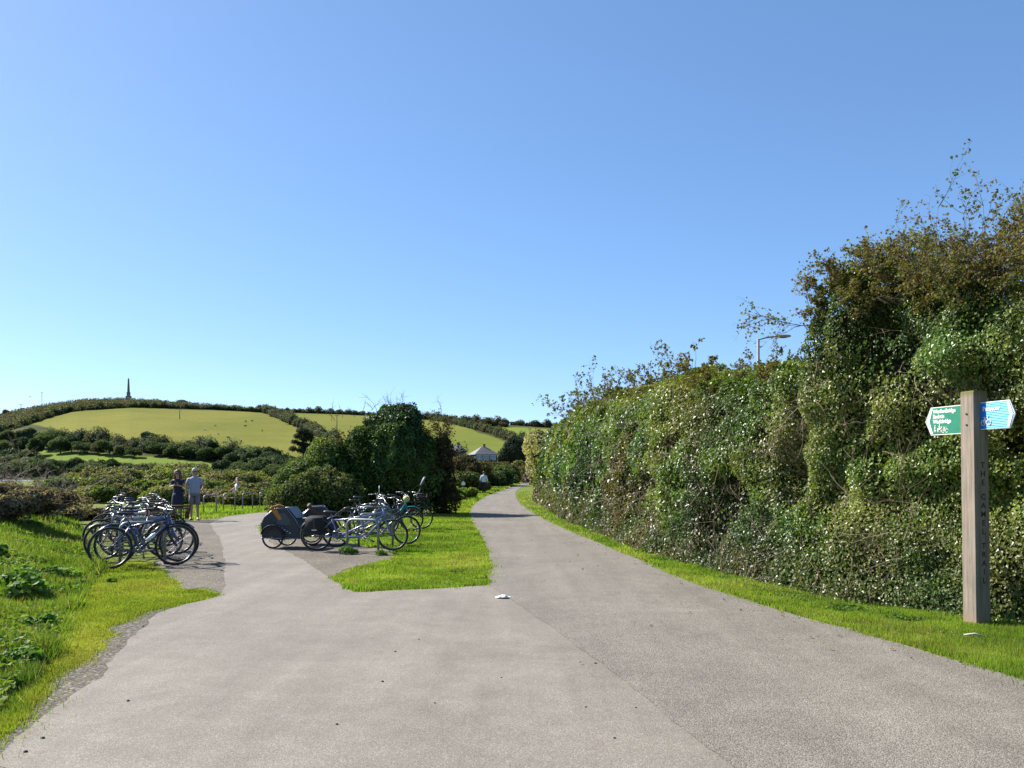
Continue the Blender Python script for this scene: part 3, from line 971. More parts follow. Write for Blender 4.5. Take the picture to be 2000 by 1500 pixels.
hedgerow([(530, 802), (590, 805), (650, 807), (690, 809), (735, 812)], 2.6, 'dark hedgerow on the skyline just left of the ivy covered bush', 6000, .8, 540)
hedgerow([(790, 816), (850, 818), (905, 822), (960, 827), (1010, 830), (1075, 834)], 3.2, 'dark hedgerow on the skyline right of the ivy covered bush', 8000, .8, 560, stops=HR + [(0.09, 0.06, 0.035)])
hedgerow([(840, 817), (885, 827), (925, 837), (965, 848), (1000, 860), (1045, 869)], 2.6, 'dark hedgerow running diagonally down the hill above the hipped roof house', 9000, .7, 580, tall=1.1)
hedgerow([(905, 829), (945, 831), (985, 834)], 2.6, 'short thick hedgerow below the skyline above the hipped roof house', 3000, .8, 600, stops=[(0.05, 0.045, 0.018), (0.08, 0.055, 0.022), (0.06, 0.06, 0.02)])
hedgerow([(95, 866), (160, 868), (230, 876), (300, 884), (370, 890), (440, 898), (500, 904), (560, 908)], 3.0, 'thick dark hedgerow along the bottom edge of the largest hill field', 16000, .5, 620, tall=1.15)
hedgerow([(100, 916), (160, 919), (220, 923), (280, 926), (340, 929), (400, 931), (450, 932)], 1.9, 'dark bushy hedgerow below the narrow green field strip', 12000, .45, 640, tall=1.2)

# scrub that covers the hilltop: nobody could count these bushes
lob = []
for _ in range(4000):
    px = random.uniform(-60, 570)
    lo_ = np.interp(px, [-60, 30, 75, 130, 200, 270, 350, 450, 515, 570], [860, 838, 822, 806, 799, 796, 798, 802, 806, 810])
    hi_ = np.interp(px, sk_x, sk_y) + .5
    if lo_ - hi_ < 1 or random.random() > (lo_ - hi_) / 30: continue
    p = hill_at(px, random.uniform(hi_, lo_))
    r = random.uniform(1.4, 3.0)
    lob.append((p[0], p[1], p[2] + r * .2, r * 1.2, r * 1.2, r * .85))
lob = np.array(lob)
lob = lob[np.argsort(lob[:, 0])]
Vs, Ts, Cs, off = [], [], [], 0
for k in range(0, len(lob), 30):
    sub = lob[k:k + 30]
    V, T, C = cloud(sub, 34 * len(sub), .8, [(0.038, 0.052, 0.02), (0.065, 0.074, 0.027), (0.10, 0.09, 0.04), (0.12, 0.088, 0.055)], 700 + k, zmin=-1e9, freq=.08, up=.5)
    Vs.append(V); Ts.append(T + off); Cs.append(C); off += len(V)
tag(link('hilltop_scrub', np_mesh('hilltop_scrub', np.concatenate(Vs), np.concatenate(Ts), M_LEAF, np.concatenate(Cs))), kind='stuff')

# ------------------------------------------------------------------ trees
def make_tree(label, h, w, lobes, stops, n, size, seed, trunk=.25, group='trees at the foot of the hill', cat='tree', name='tree'):
    """unit tree of height h: tapered trunk with limbs, crown of leaf clumps"""
    o = empty(name, (0, 0, 0), 0, label, cat, group)
    mb = MB()
    top = h * .75
    mb.tube([(0, 0, -.4), (.05, 0, h * .2), (-.06, .05, h * .45), (0, 0, top)], [trunk, trunk * .8, trunk * .55, trunk * .2], 7)
    for i, l in enumerate(lobes[:7]):
        z0 = h * random.uniform(.15, .45)
        a, b = Vector((0, 0, z0)), Vector(l[:3])
        mb.tube([a, a.lerp(b, .5) + Vector((0, 0, -.2)), b], [trunk * .45, trunk * .3, trunk * .1], 5)
    mb.obj('trunk', M_BARK, o)
    V, T, C = cloud(lobes, n, size, stops, seed, zmin=.1, freq=1.2 / w, up=.4, bump=.28)
    cr = link('crown', np_mesh('crown', V, T, M_LEAF, C), o)
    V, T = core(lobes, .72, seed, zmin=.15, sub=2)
    tag(link('shade_core', np_mesh('shade_core', V, T, M_SHADE_CORE, smooth=True), cr), kind='stuff')
    return o

def round_lobes(h, w, k, seed, low=.12):
    rr = random.Random(seed)
    out = [(0, 0, h * .55, w * .40, w * .40, h * .38)]
    for i in range(k):
        a = 2 * PI * i / k * 1.6 + rr.uniform(-.4, .4)
        q = rr.uniform(.15, .36) * w
        z = h * rr.uniform(low + .15, .82)
        r = w * rr.uniform(.16, .27)
        out.append((math.cos(a) * q, math.sin(a) * q, z, r, r, r * h / w * rr.uniform(.7, 1)))
    return out
DK = [(0.0245, 0.0455, 0.021), (0.042, 0.07, 0.0262), (0.07, 0.1015, 0.035), (0.1015, 0.1295, 0.0455)]
MD = [(0.0364, 0.0616, 0.021), (0.0616, 0.0952, 0.028), (0.0952, 0.126, 0.0364), (0.133, 0.147, 0.0476)]
GR = [(0.0575, 0.0598, 0.0322), (0.0978, 0.0978, 0.0575), (0.1495, 0.1437, 0.0978), (0.184, 0.161, 0.115)]
protos = [
    make_tree('dark rounded broadleaf tree in the wood at the foot of the hill', 7, 6.5, round_lobes(7, 6.5, 11, 1), DK, 4200, .34, 801),
    make_tree('mid green rounded tree in the wood at the foot of the hill', 6.5, 7, round_lobes(6.5, 7, 12, 2), MD, 4200, .34, 802),
    make_tree('low dark spreading bushy tree in the wood at the foot of the hill', 4.5, 7.5, round_lobes(4.5, 7.5, 12, 3), DK, 3800, .32, 803),
    make_tree('pale greyish bushy tree among the dark trees at the foot of the hill', 5, 6.5, round_lobes(5, 6.5, 11, 4), GR, 3600, .32, 804),
]
used = [False] * 4
def plant(kind, px, py_base, h, d=None, rot=None, dx=0):
    base = np.array(d) if d is not None else hill_at(px, py_base)
    h0 = (7, 6.5, 4.5, 5)[kind]
    if used[kind]: o = copy_tree(protos[kind])
    else: o, used[kind] = protos[kind], True
    k = h / h0
    o.location = (base[0], base[1], base[2] - .1)
    o.scale = (k * random.uniform(.88, 1.12), k * random.uniform(.88, 1.12), k)
    o.rotation_euler = (0, 0, random.uniform(0, 2 * PI) if rot is None else rot)
    return o
def plant_px(kind, px, top, bottom, Y=None):
    """tree whose top and foot stand at these rows of the photograph"""
    if Y is None: b = hill_at(px, bottom)
    else: b = np.array([(px - 1000) / F * Y, Y, 0.0])
    h = (CH - (top - HZ) * b[1] / F) - b[2]
    return plant(kind, px, bottom, max(2.0, h), d=b)

# the wood on the left slope, the lower trees beside the creek and those nearer the path
up_row, low_row = [], []
for k, px, top, bot in [(1, 14, 838, 872), (0, 52, 835, 872), (1, 86, 842, 876), (1, 100, 838, 880), (0, 40, 852, 886), (1, 8, 858, 890), (0, 72, 855, 890), (1, 118, 850, 886),
                        (0, 140, 848, 884), (2, 165, 862, 886), (3, 190, 866, 888), (2, 214, 860, 888), (3, 236, 868, 892), (0, 293, 842, 880), (2, 312, 862, 890), (2, 345, 866, 894),
                        (2, 372, 866, 896), (0, 416, 860, 896), (2, 440, 872, 900), (0, 470, 876, 908), (2, 495, 872, 908), (3, 508, 876, 906), (0, 532, 872, 912),
                        (2, 262, 872, 894), (2, 400, 874, 900), (2, -20, 862, 892), (0, -46, 850, 890)]:
    up_row.append((plant_px(k, px, top, bot), k, px))
for k, px, top, Y in [(0, 30, 874, 262), (0, 62, 880, 250), (2, 92, 898, 244), (0, 110, 896, 240), (2, 10, 886, 246), (2, 48, 892, 238), (2, 78, 900, 232), (0, -25, 880, 255),
                      (0, 142, 893, 262), (2, 170, 901, 258), (2, 198, 904, 256), (0, 218, 895, 258), (2, 246, 908, 252), (3, 270, 910, 250), (2, 335, 913, 252), (3, 352, 912, 252), (3, 378, 912, 250), (2, 396, 914, 248),
                      (0, 432, 896, 252), (0, 458, 884, 258), (0, 486, 882, 256), (2, 510, 890, 250), (0, 530, 880, 256), (0, 548, 888, 246), (2, 476, 902, 240), (0, 505, 904, 232), (2, 540, 906, 230), (0, 566, 890, 240), (1, 590, 888, 235)]:
    low_row.append((plant_px(k, px, top, 0, Y), k, px))

ORDN = ['first', 'second', 'third', 'fourth', 'fifth', 'sixth', 'seventh', 'eighth', 'ninth', 'tenth', 'eleventh', 'twelfth', 'thirteenth', 'fourteenth']
KIND = ['dark rounded tree', 'mid green rounded tree', 'low dark bushy tree', 'pale greyish tree']
for rowl, where, grp in ((up_row, 'below the large field', 'trees along the foot of the largest hill field'), (low_row, 'in the lower wood', 'trees in the lower wood by the creek')):
    for k in range(4):
        same = sorted([r_ for r_ in rowl if r_[1] == k], key=lambda r_: r_[2])
        for i, r_ in enumerate(same):
            n_ = len(same)
            if n_ == 1: w_ = 'only one of its kind'
            elif i <= (n_ - 1) // 2: w_ = ORDN[i] + ' such from the left'
            else: w_ = ORDN[n_ - 1 - i] + ' such from the right'
            r_[0]['label'] = KIND[k] + ' ' + where + ', ' + w_
            r_[0]['group'] = grp

# the broad pine
pine_l = [(0, 0, 7.6, 2.3, 2.2, 1.3), (-1.7, .3, 6.2, 1.5, 1.5, .8), (1.9, 0, 6.4, 2.0, 1.8, 1.0), (-2.6, 0, 4.6, 1.3, 1.4, .7), (2.9, .4, 5.0, 1.4, 1.4, .8), (.6, -.5, 5.4, 1.9, 1.6, .9), (-.6, .5, 4.0, 1.8, 1.6, .8), (-3.2, -.2, 2.6, 1.4, 1.4, .9), (1.4, 0, 3.4, 1.7, 1.6, .9), (3.0, 0, 2.6, 1.6, 1.6, 1.0), (0, 0, 2.2, 2.2, 2, 1.2)]
t = make_tree('dark broad pine tree standing below the diagonal hedgerow left of the ivy bush', 9, 7, pine_l, [(0.016, 0.030, 0.017), (0.027, 0.044, 0.022), (0.040, 0.06, 0.028)], 5200, .3, 820, .3, None, name='pine_tree')
b = hill_at(592, 893)
t.location = b - np.array([0, 0, .3])
k = ((CH - (832 - HZ) * b[1] / F) - b[2]) / 9
t.scale = (k * .92, k * .92, k)
# the wide dark tree behind the house
t = make_tree('wide dark dense tree standing right of the hipped roof house', 8, 12, [(0, 0, 4, 4.4, 4, 3.6), (-3.6, 0, 3.4, 2.6, 2.6, 2.4), (3.8, 0, 3.8, 2.8, 2.6, 3.2), (1.6, 0, 5.8, 3, 2.6, 2), (-1.4, 0, 5.8, 2.4, 2.4, 1.9), (5, 0, 2.4, 2, 2, 2.2), (-4.6, 0, 2, 1.8, 1.8, 1.8)], [(0.015, 0.028, 0.016), (0.026, 0.042, 0.021), (0.042, 0.058, 0.027)], 7000, .34, 830, .35, None)
t.location = at(1006, 907, 283)
t.location.z = hill_z(np.array([6 / F]), np.array([283.0]))[0] - .2
k = (CH - (853 - HZ) * 283 / F - t.location.z) / 8
t.scale = (.93, .93, k)
# lone bush on the far left skyline
b = hill_at(10, 812)
t = make_tree('small lone grey bush on the skyline at the far left', 5, 5, round_lobes(5, 5, 8, 9), GR[:2], 900, .45, 840, .12, None)
t.location = b

# ------------------------------------------------------------------ obelisk, poles, mast and houses on the hill
M_STONE = plain('grey_granite', (0.20, 0.19, 0.18), 0.85, var=.2, scale=2)
b = at(251, 776, 655)
o = empty('obelisk', b, R(25), 'slender stone obelisk monument on the hilltop', 'monument')
mb = MB()
def sq(z, r): return [(-r, -r, z), (r, -r, z), (r, r, z), (-r, r, z)]
mb.loft([sq(3.4, .95), sq(13.4, .55), sq(14.8, .04)])
mb.obj('shaft', M_STONE, o)
mb = MB(); mb.box((0, 0, -.3), (4.2, 4.2, 2.4)); mb.box((0, 0, 2.1), (2.6, 2.6, 2.4)); mb.box((0, 0, 3.45), (3.0, 3.0, .3))
mb.obj('plinth', M_STONE, o)
M_POLE = plain('creosoted_pole', (0.06, 0.048, 0.04), .9, var=.2)
def pole(px, top, bot, label, cross=True, Yo=None):
    b = hill_at(px, bot)
    h = CH - (top - HZ) * b[1] / F - b[2]
    o = empty('utility_pole', b, R(random.uniform(-20, 20)), label, 'utility pole', 'utility poles on the hill fields')
    mb = MB(); mb.tube([(0, 0, -.5), (0, 0, h)], [.22, .16], 6); mb.obj('pole', M_POLE, o)
    if cross:
        mb = MB(); mb.box((0, 0, h - .5), (2.2, .18, .18)); mb.obj('crossarm', M_POLE, o)
        for x in (-.9, 0, .9):
            mb = MB(); mb.tube([(x, 0, h - .4), (x, 0, h - .05)], .09, 5); mb.obj('insulator', M_STONE, o)
pole(351, 799, 819, 'thin utility pole in the middle of the largest hill field', False)
pole(658, 810, 841, 'utility pole with crossarm in the field left of the ivy covered bush')
pole(1035, 836, 861, 'utility pole with crossarm at the right end of the hill beside the hedge')
pole(41, 789, 808, 'utility pole with wide crossarm on the left skyline')
b = hill_at(82, 797)
o = empty('radio_mast', b, 0, 'thin lattice radio mast on the left skyline', 'mast')
mb = MB()
h = CH - (766 - HZ) * b[1] / F - b[2]
for x, y in ((-.25, -.2), (.25, -.2), (0, .3)): mb.tube([(x, y, -.5), (x * .4, y * .4, h)], .07, 4)
for i in range(8): mb.tube([(-.22, -.2, h * i / 8), (.2, -.2, h * (i + 1) / 8)], .05, 3)
mb.obj('lattice', M_POLE, o)
mb = MB(); mb.box((0, 0, h - .3), (1.5, .2, .25)); mb.obj('antenna', M_POLE, o)

M_SLATE_L = plain('grey_slate', (0.20, 0.185, 0.18), .55, var=.12, scale=5)
M_RENDER = plain('dark_timber_wall', (0.055, 0.06, 0.065), .8)
M_WHITE = plain('white_paint', (0.72, 0.72, 0.70), .45, var=.04)
M_GLASS = plain('window_glass', (0.35, 0.40, 0.44), .12, var=.05)
M_CHIM = plain('chimney_brick', (0.20, 0.13, 0.10), .9)
def house(loc, rz, w, d, hw, hr, label, windows=True, cat='house'):
    o = empty('house', loc, rz, label, cat)
    mb = MB(); mb.box((0, 0, hw / 2 - 1), (w, d, hw + 2)); mb.obj('wall', M_RENDER, o)
    e = .55
    mb = MB()
    a, bb, r = w / 2 + e, d / 2 + e, max(.6, (w - d) / 2)
    vs = [(-a, -bb, hw), (a, -bb, hw), (a, bb, hw), (-a, bb, hw), (-r, 0, hw + hr), (r, 0, hw + hr), (-a, -bb, hw - .2), (a, -bb, hw - .2), (a, bb, hw - .2), (-a, bb, hw - .2)]
    mb.add(vs, [(0, 1, 5, 4), (1, 2, 5), (2, 3, 4, 5), (3, 0, 4), (0, 6, 7, 1), (1, 7, 8, 2), (2, 8, 9, 3), (3, 9, 6, 0), (6, 9, 8, 7)])
    rf = mb.obj('roof', M_SLATE_L, o)
    for k in range(1, 9):                                       # slate courses
        t = k / 9
        mb = MB()
        zz = hw + hr * t + .03
        ax, by = a + (r - a) * t + .03, bb * (1 - t) + .03
        mb.tube([(-ax, -by, zz), (ax, -by, zz), (ax, by, zz), (-ax, by, zz)], .035, 4, closed=True)
        mb.obj('slate_course', M_SLATE_L, rf)
    mb = MB(); mb.box((.3, .3, hw + hr + .1), (.9, .7, 1.3)); mb.box((.3, .3, hw + hr + .8), (1.05, .85, .12)); mb.obj('chimney', M_CHIM, rf)
    if windows:
        for side, xs in ((-1, (-w * .34, -w * .02, w * .3)),):
            for x in xs:
                mb = MB(); wd = 1.9; zc = hw - 1.25; y = -d / 2 - .06
                for dx in (-wd / 2, 0, wd / 2): mb.box((x + dx, y, zc), (.14, .12, 1.6))
                for dz in (-.75, .75): mb.box((x, y - .004, zc + dz), (wd + .14, .128, .12))
                fr = mb.obj('window', M_WHITE, o)
                mb = MB(); mb.box((x, y + .03, zc), (wd, .03, 1.5)); mb.obj('pane', M_GLASS, fr)
    mb = MB(); mb.box((0, -d / 2 - .04, hw - .32), (w + .3, .08, .22)); mb.obj('fascia', M_WHITE, o)
    return o
hl = hill_at(944, 905)
house(at(944, 902, hl[1]), R(20), 7.6, 7.2, 2.6, 2.7, 'house with a pale grey hipped slate roof below the hill beyond the path')
h2 = hill_at(892, 902)
o = house(at(893, 893, h2[1] + 4), R(-15), 5.0, 5.0, 2.2, 2.2, 'small dark hipped roof building left of the pale roofed house', False)
b = hill_at(357, 787)
o = empty('barn', (b[0], b[1], b[2]), R(8), 'low round roofed barn on the skyline right of the obelisk', 'barn')
mb = MB(); mb.box((0, 0, .8), (6.4, 6, 3)); mb.obj('wall', M_RENDER, o)
mb = MB()
arc = [(3.5 * math.cos(PI * i / 10), 2.3 + 1.6 * math.sin(PI * i / 10)) for i in range(11)]
mb.prism(arc, -3.2, 3.2); mb.obj('roof', M_SLATE_L, o)

# sheep scattered on the largest field
M_WOOL = plain('sheep_wool', (0.36, 0.33, 0.28), .95)
M_DARKW = plain('dark_fleece', (0.05, 0.045, 0.04), .95)
mb = MB()
mb.loft([[(x, r * math.cos(2 * PI * j / 8), .72 + r * .9 * math.sin(2 * PI * j / 8)) for j in range(8)] for x, r in ((-.55, .08), (-.45, .24), (-.15, .33), (.2, .32), (.45, .24), (.58, .14), (.72, .13), (.86, .10), (.98, .05))])
for x in (-.36, .34):
    for y in (-.14, .14): mb.tube([(x, y, .6), (x - .02, y, .3), (x, y, 0)], [.07, .045, .045], 5)
me_sheep = [mb.mesh('sheep', M_WOOL), mb.mesh('sheep', M_DARKW)]
sheep_ = []
for i, (px, py) in enumerate([(480, 825), (492, 824), (479, 834), (420, 833), (512, 843), (446, 857), (462, 866), (471, 865), (438, 867), (545, 822), (426, 850), (400, 841)]):
    s = link('sheep', me_sheep[0 if i in (3, 9, 10, 11) else 1])
    s.location = hill_at(px, py)
    s.rotation_euler = (0, 0, random.uniform(0, 6))
    sheep_.append((px, i in (3, 9, 10, 11), s))
for pale in (True, False):
    fl = sorted([q for q in sheep_ if q[1] == pale], key=lambda q: q[0])
    for i, q in enumerate(fl):
        n_ = len(fl)
        w_ = ORDN[i] + ' from the left' if i < n_ / 2 else ORDN[n_ - 1 - i] + ' from the right'
        tag(q[2], 'tiny %s sheep grazing on the largest hill field, %s' % ('pale' if pale else 'dark', w_), 'sheep', 'sheep grazing on the hill')
# gull
mb = MB()
mb.loft([[(x, r * math.cos(2 * PI * j / 6), r * math.sin(2 * PI * j / 6)) for j in range(6)] for x, r in ((-.25, .01), (-.12, .05), (.05, .06), (.18, .04), (.24, .01))])
for s in (-1, 1): mb.add([(.1, s * .04, .02), (-.05, s * .04, .02), (0, s * .35, .16), (.1, s * .33, .16), (-.06, s * .68, .08), (.02, s * .62, .09)], [(0, 1, 2, 3), (3, 2, 4, 5)])
g = link('gull', mb.mesh('gull', M_WHITE))
g.location = at(59, 775, 160)
g.rotation_euler = (0, 0, R(200))
tag(g, 'tiny white gull flying in the sky above the left of the hill', 'bird')
# ------------------------------------------------------------------ the ivy covered bush in the middle and the shrubs round it
BIVY = [(0.0267, 0.0567, 0.0149), (0.0467, 0.0934, 0.02), (0.0767, 0.1401, 0.0267), (0.125, 0.175, 0.0367)]
LIGHTB = [(0.046, 0.0713, 0.0184), (0.0862, 0.115, 0.0276), (0.138, 0.1552, 0.046), (0.1955, 0.1898, 0.0805)]
c0 = np.array([-4.75, 34.6, 0])
bl = [(0, 0, 1.7, 1.75, 1.7, 1.9), (.1, 0, 3.15, 1.25, 1.25, 1.22), (-.85, -.1, 2.45, 1.0, 1.0, 1.1), (.85, 0, 2.35, .95, 1.0, 1.15), (-1.3, 0, 1.4, 1.1, 1.2, 1.6), (1.15, .1, 1.3, .9, 1.1, 1.5), (.25, -.5, 2.0, 1.2, 1.2, 1.3), (.3, .1, 3.7, .85, .85, .7)]
bush('ivy_bush', c0, bl, 48000, .095, BIVY, 'tall dark ivy covered bush on the grass island behind the bicycle stands', 'bush', mat=M_IVY, seed=900, core_scale=.78, bump=.34)
bl2 = [(0, 0, 1.3, 1.5, 1.4, 1.5), (-1.5, -.2, .9, 1.2, 1.2, 1.1), (1.0, .1, 2.0, 1.1, 1.2, 1.45), (-.3, -.2, 2.0, 1.0, 1, .95), (-1.0, -.2, 1.5, .8, .9, .8), (1.5, .3, 2.6, 1.0, 1.0, 1.2), (.4, -.4, .8, 1.3, 1, .9)]
bush('bramble_bush', (-6.75, 34.0, 0), bl2, 24000, .10, [(0.026, 0.055, 0.010), (0.050, 0.095, 0.015), (0.085, 0.135, 0.022), (0.12, 0.155, 0.034)], 'bright green bramble bush leaning against the left side of the ivy bush', 'bush', seed=910, core_scale=.78)
bl3 = [(0, 0, .7, 1.0, 1.0, .95), (.8, .3, 1.0, .9, 1, .95), (-.6, 0, .45, .8, .8, .75), (1.4, 0, .7, .9, .9, .8)]
bush('pale_shrub', (-7.75, 32.4, 0), bl3, 9000, .10, LIGHTB, 'pale greyish green shrub behind the child trailers at the left of the ivy bush', 'bush', seed=920, core_scale=.75)
# russet stems and bare twigs round the ivy bush
o = empty('thorn_tree', (-2.78, 34.8, 0), 0, 'brown thin thorn tree with bare twigs against the right side of the ivy bush', 'tree')
mb = MB()
mb.tube([(0, 0, -.1), (.05, 0, 1.0), (-.05, .05, 2.2), (.1, 0, 3.3)], [.09, .075, .05, .02], 7)
mb.tube([(.12, .1, -.1), (.22, 0, 1.2), (.18, 0, 2.6)], [.06, .05, .02], 6)
mb.obj('trunk', M_BARK, o)
mb, tips = MB(), []
for i in range(34):
    z = random.uniform(1.3, 3.3)
    branch(mb, (random.gauss(0, .1), random.gauss(0, .1), z), (random.gauss(0, .6), random.gauss(0, .5), random.uniform(.3, 1.1)), random.uniform(.5, 1.0), .018, 2, tips, .0, 2, .55)
tag(mb.obj('bare_twigs', M_TWIG, o), kind='stuff')
V, T, C = twig_leaves(tips, 2, .075, RUSSET, 931, .40, .06)
link('twig_leaves', np_mesh('twig_leaves', V, T, M_DRY, C), o)
V, T, C = cloud([(0, 0, 1.0, .50, .6, 1.3), (.05, 0, 2.3, .42, .5, .9), (.15, 0, .5, .55, .6, .7)], 6500, .085, [(0.03, 0.04, 0.014), (0.055, 0.055, 0.02), (0.085, 0.06, 0.03), (0.10, 0.075, 0.03)], 932)
link('crown', np_mesh('crown', V, T, M_LEAF, C), o)
o = empty('thorn_bush', (-5.9, 34.5, 0), 0, 'russet bare twigged thorn bush growing out of the left shoulder of the ivy bush', 'bush')
mb, tips = MB(), []
for i in range(26):
    branch(mb, (random.gauss(0, .3), random.gauss(0, .2), random.uniform(.2, 1.8)), (random.gauss(-.2, .5), random.gauss(0, .4), 1), random.uniform(.9, 1.6), .02, 2, tips, 0, 2, .5)
tag(mb.obj('bare_twigs', M_TWIG, o), kind='stuff')
V, T, C = twig_leaves(tips, 2, .085, RUSSET, 935, .6, .08)
link('twig_leaves', np_mesh('twig_leaves', V, T, M_DRY, C), o)
ob = [x for x in COL.objects if x.name == 'ivy_bush'][0]
mb, tips = MB(), []
for i in range(46):
    branch(mb, (random.gauss(0.1, .75), random.gauss(0, .5), random.uniform(3.2, 4.2)), (random.gauss(0, .5), random.gauss(0, .4), .9), random.uniform(.3, .75), .012, 1, tips, 0, 2, .5)
tag(mb.obj('bare_twigs', M_TWIG, ob), kind='stuff')

# --- bushes beside the far part of the path
def shrub(px, top, Y, w, stops, label, seed, n=5000, size=.14, k=6, base=0.0, name='shrub', depth=None, mat=None, group=None):
    X = (px - 1000) / F * Y
    h = CH - (top - HZ) * Y / F - base
    rr = random.Random(seed)
    lob = [(0, 0, h * .42, w * .42, (depth or w) * .42, h * .5)]
    for i in range(k):
        r = rr.uniform(.22, .34)
        hh = h * rr.uniform(.24, .36)
        lob.append(((rr.uniform(-.4, .4)) * w, rr.uniform(-.35, .35) * (depth or w), rr.uniform(.25, .68) * h, w * r, (depth or w) * r, hh))
    return bush(name, (X, Y, base), lob, n, size, stops, label, 'shrub', group, mat, seed, .75)
ORB = [(0.045, 0.045, 0.016), (0.085, 0.068, 0.022), (0.13, 0.085, 0.028), (0.10, 0.10, 0.028)]
YEL = [(0.045, 0.062, 0.016), (0.085, 0.095, 0.022), (0.13, 0.12, 0.03), (0.16, 0.135, 0.045)]
shrub(893, 884, 82, 4.2, ORB, 'orange brown autumn shrub right of the thorn tree below the dark roof', 950, 7000, .2)
shrub(918, 892, 96, 4.5, ORB, 'tall rusty shrub in front of the house with the pale roof', 951, 6000, .22)
shrub(955, 897, 120, 5.2, ORB, 'olive brown bush just below the house with the pale roof', 952, 6000, .26)
shrub(984, 900, 136, 5.0, ORB, 'reddish brown bush left of the stone parapet', 953, 5000, .28)
shrub(940, 912, 104, 3.4, YEL, 'yellow green bush above the walker in the pale shirt', 954, 5000, .22)
shrub(899, 918, 70, 3.6, LIGHTB, 'pale grey green bush behind the small white sign', 955, 6000, .17)
shrub(922, 928, 76, 2.6, LIGHTB, 'low greyish bush left of the walker in the pale shirt', 956, 4500, .18)
shrub(884, 948, 52, 1.4, BANKG, 'leafy green weeds at the foot of the thorn tree beside the path', 957, 3500, .11)
shrub(905, 953, 55, 1.5, BANKG, 'leafy green weeds beside the path left of the walker', 958, 3500, .11)
shrub(872, 962, 46, 1.3, BANKG, 'low nettle clump in the shadow right of the ivy bush', 959, 2500, .10)
shrub(966, 908, 108, 4.4, MD, 'dark rounded clipped bush right of the walker in the pale shirt', 960, 9000, .2, 7, depth=8)
shrub(985, 925, 114, 2.6, DK + [MD[2]], 'low dark bush end beside the path bend', 961, 4000, .2, 5, depth=8)
shrub(1006, 905, 168, 5.0, MD, 'green hedge bush below the stone parapet', 962, 3500, .34)
shrub(1022, 900, 160, 4.6, CREAM[:2] + YEL[1:], 'yellowish bush at the path bend beside the far end of the hedge', 963, 4000, .3)
shrub(1034, 905, 150, 4.0, YEL, 'olive bush tucked behind the far end of the hedge', 964, 3500, .3)
shrub(975, 898, 176, 5, ORB, 'brown bush behind the left end of the stone parapet', 965, 2500, .35)

# --- scrub between the cycle stands and the creek
SCR = [(0.065, 0.078, 0.026), (0.1235, 0.1274, 0.0416), (0.1885, 0.1755, 0.065), (0.247, 0.208, 0.1105)]
SCG = [(0.0524, 0.0874, 0.0204), (0.1136, 0.1529, 0.032), (0.1893, 0.2184, 0.0495), (0.2621, 0.2475, 0.0874)]
BRN = [(0.0945, 0.0743, 0.0486), (0.1688, 0.1323, 0.0891), (0.2565, 0.2025, 0.1418), (0.351, 0.2835, 0.2093)]
sc = []
for j, (Y, xa, xb, n_, top, w_) in enumerate([(92, 150, 540, 8, 911, 5.5), (72, 110, 560, 8, 918, 4.4), (56, 70, 545, 8, 931, 3.4), (47, 40, 530, 8, 944, 2.8)]):
    for i in range(n_):
        px = xa + (xb - xa) * (i + random.uniform(.15, .85)) / n_
        tp = top + random.uniform(-6, 8)
        if Y > 70: tp += np.interp(px, [100, 230, 330, 420, 480, 560], [12, 2, -8, 0, 16, 26])
        else: tp += np.interp(px, [40, 300, 420, 540], [0, 0, 4, 10])
        col = [SCR, SCG, SCG, SCR][(i * 3 + j) % 4] if Y > 50 else [BRN, SCG, SCR, SCG][(i + j) % 4]
        kind = {id(SCR): 'greyish olive', id(SCG): 'green', id(BRN): 'dry brown'}[id(col)]
        where = {92: 'in the farthest row before the creek', 72: 'in the middle scrub beyond the hoops', 56: 'in the scrub row just beyond the hoops', 47: 'in the nearest scrub row'}[Y]
        ordn = ['leftmost', 'second from the left', 'third from the left', 'fourth from the left', 'fourth from the right', 'third from the right', 'second from the right', 'rightmost'][i]
        shrub(px, tp, Y + random.uniform(-5, 5), w_ * random.uniform(.9, 1.3), col, kind + ' scrub bush, ' + ordn + ' ' + where, 970 + j * 20 + i, 4200, .0024 * Y + .03, 5, group='scrub bushes ' + where, name='scrub_bush', depth=w_ * .8)

M_STEM = plain('dry_stem', (0.20, 0.155, 0.12), .9)
# dry brown bramble thicket at the left edge, with twigs
for i, (px, top, Y, w_, lab) in enumerate([(-8, 938, 18.5, 1.7, 'dry brown bramble thicket nearest the camera at the left edge'), (48, 950, 22, 1.9, 'dry brown bramble thicket left of the bicycles, middle of three'), (85, 958, 26, 2.4, 'dry brown bramble thicket left of the bicycles, farthest of three')]):
    o = shrub(px, top, Y, w_, BRN, lab, 1100 + i, 9000, .07, 7, name='bramble_thicket', mat=M_DRY, base=float(bank_h((px - 1000) / F * Y, Y)))
    mb, tips = MB(), []
    for _ in range(46):
        branch(mb, (random.gauss(0, w_ * .25), random.gauss(0, w_ * .25), random.uniform(.2, 1.0)), (random.gauss(0, .6), random.gauss(0, .6), .7), random.uniform(.5, 1.0), .008, 1, tips, .05, 2, .5)
    tag(mb.obj('bare_twigs', M_STEM, o), kind='stuff')
o = shrub(150, 990, 30, 2.0, [(0.03, 0.025, 0.016), (0.06, 0.045, 0.03), (0.10, 0.07, 0.05)], 'dark brown bramble heap left of the farthest bicycles', 1110, 4000, .08, 5, name='bramble_heap')

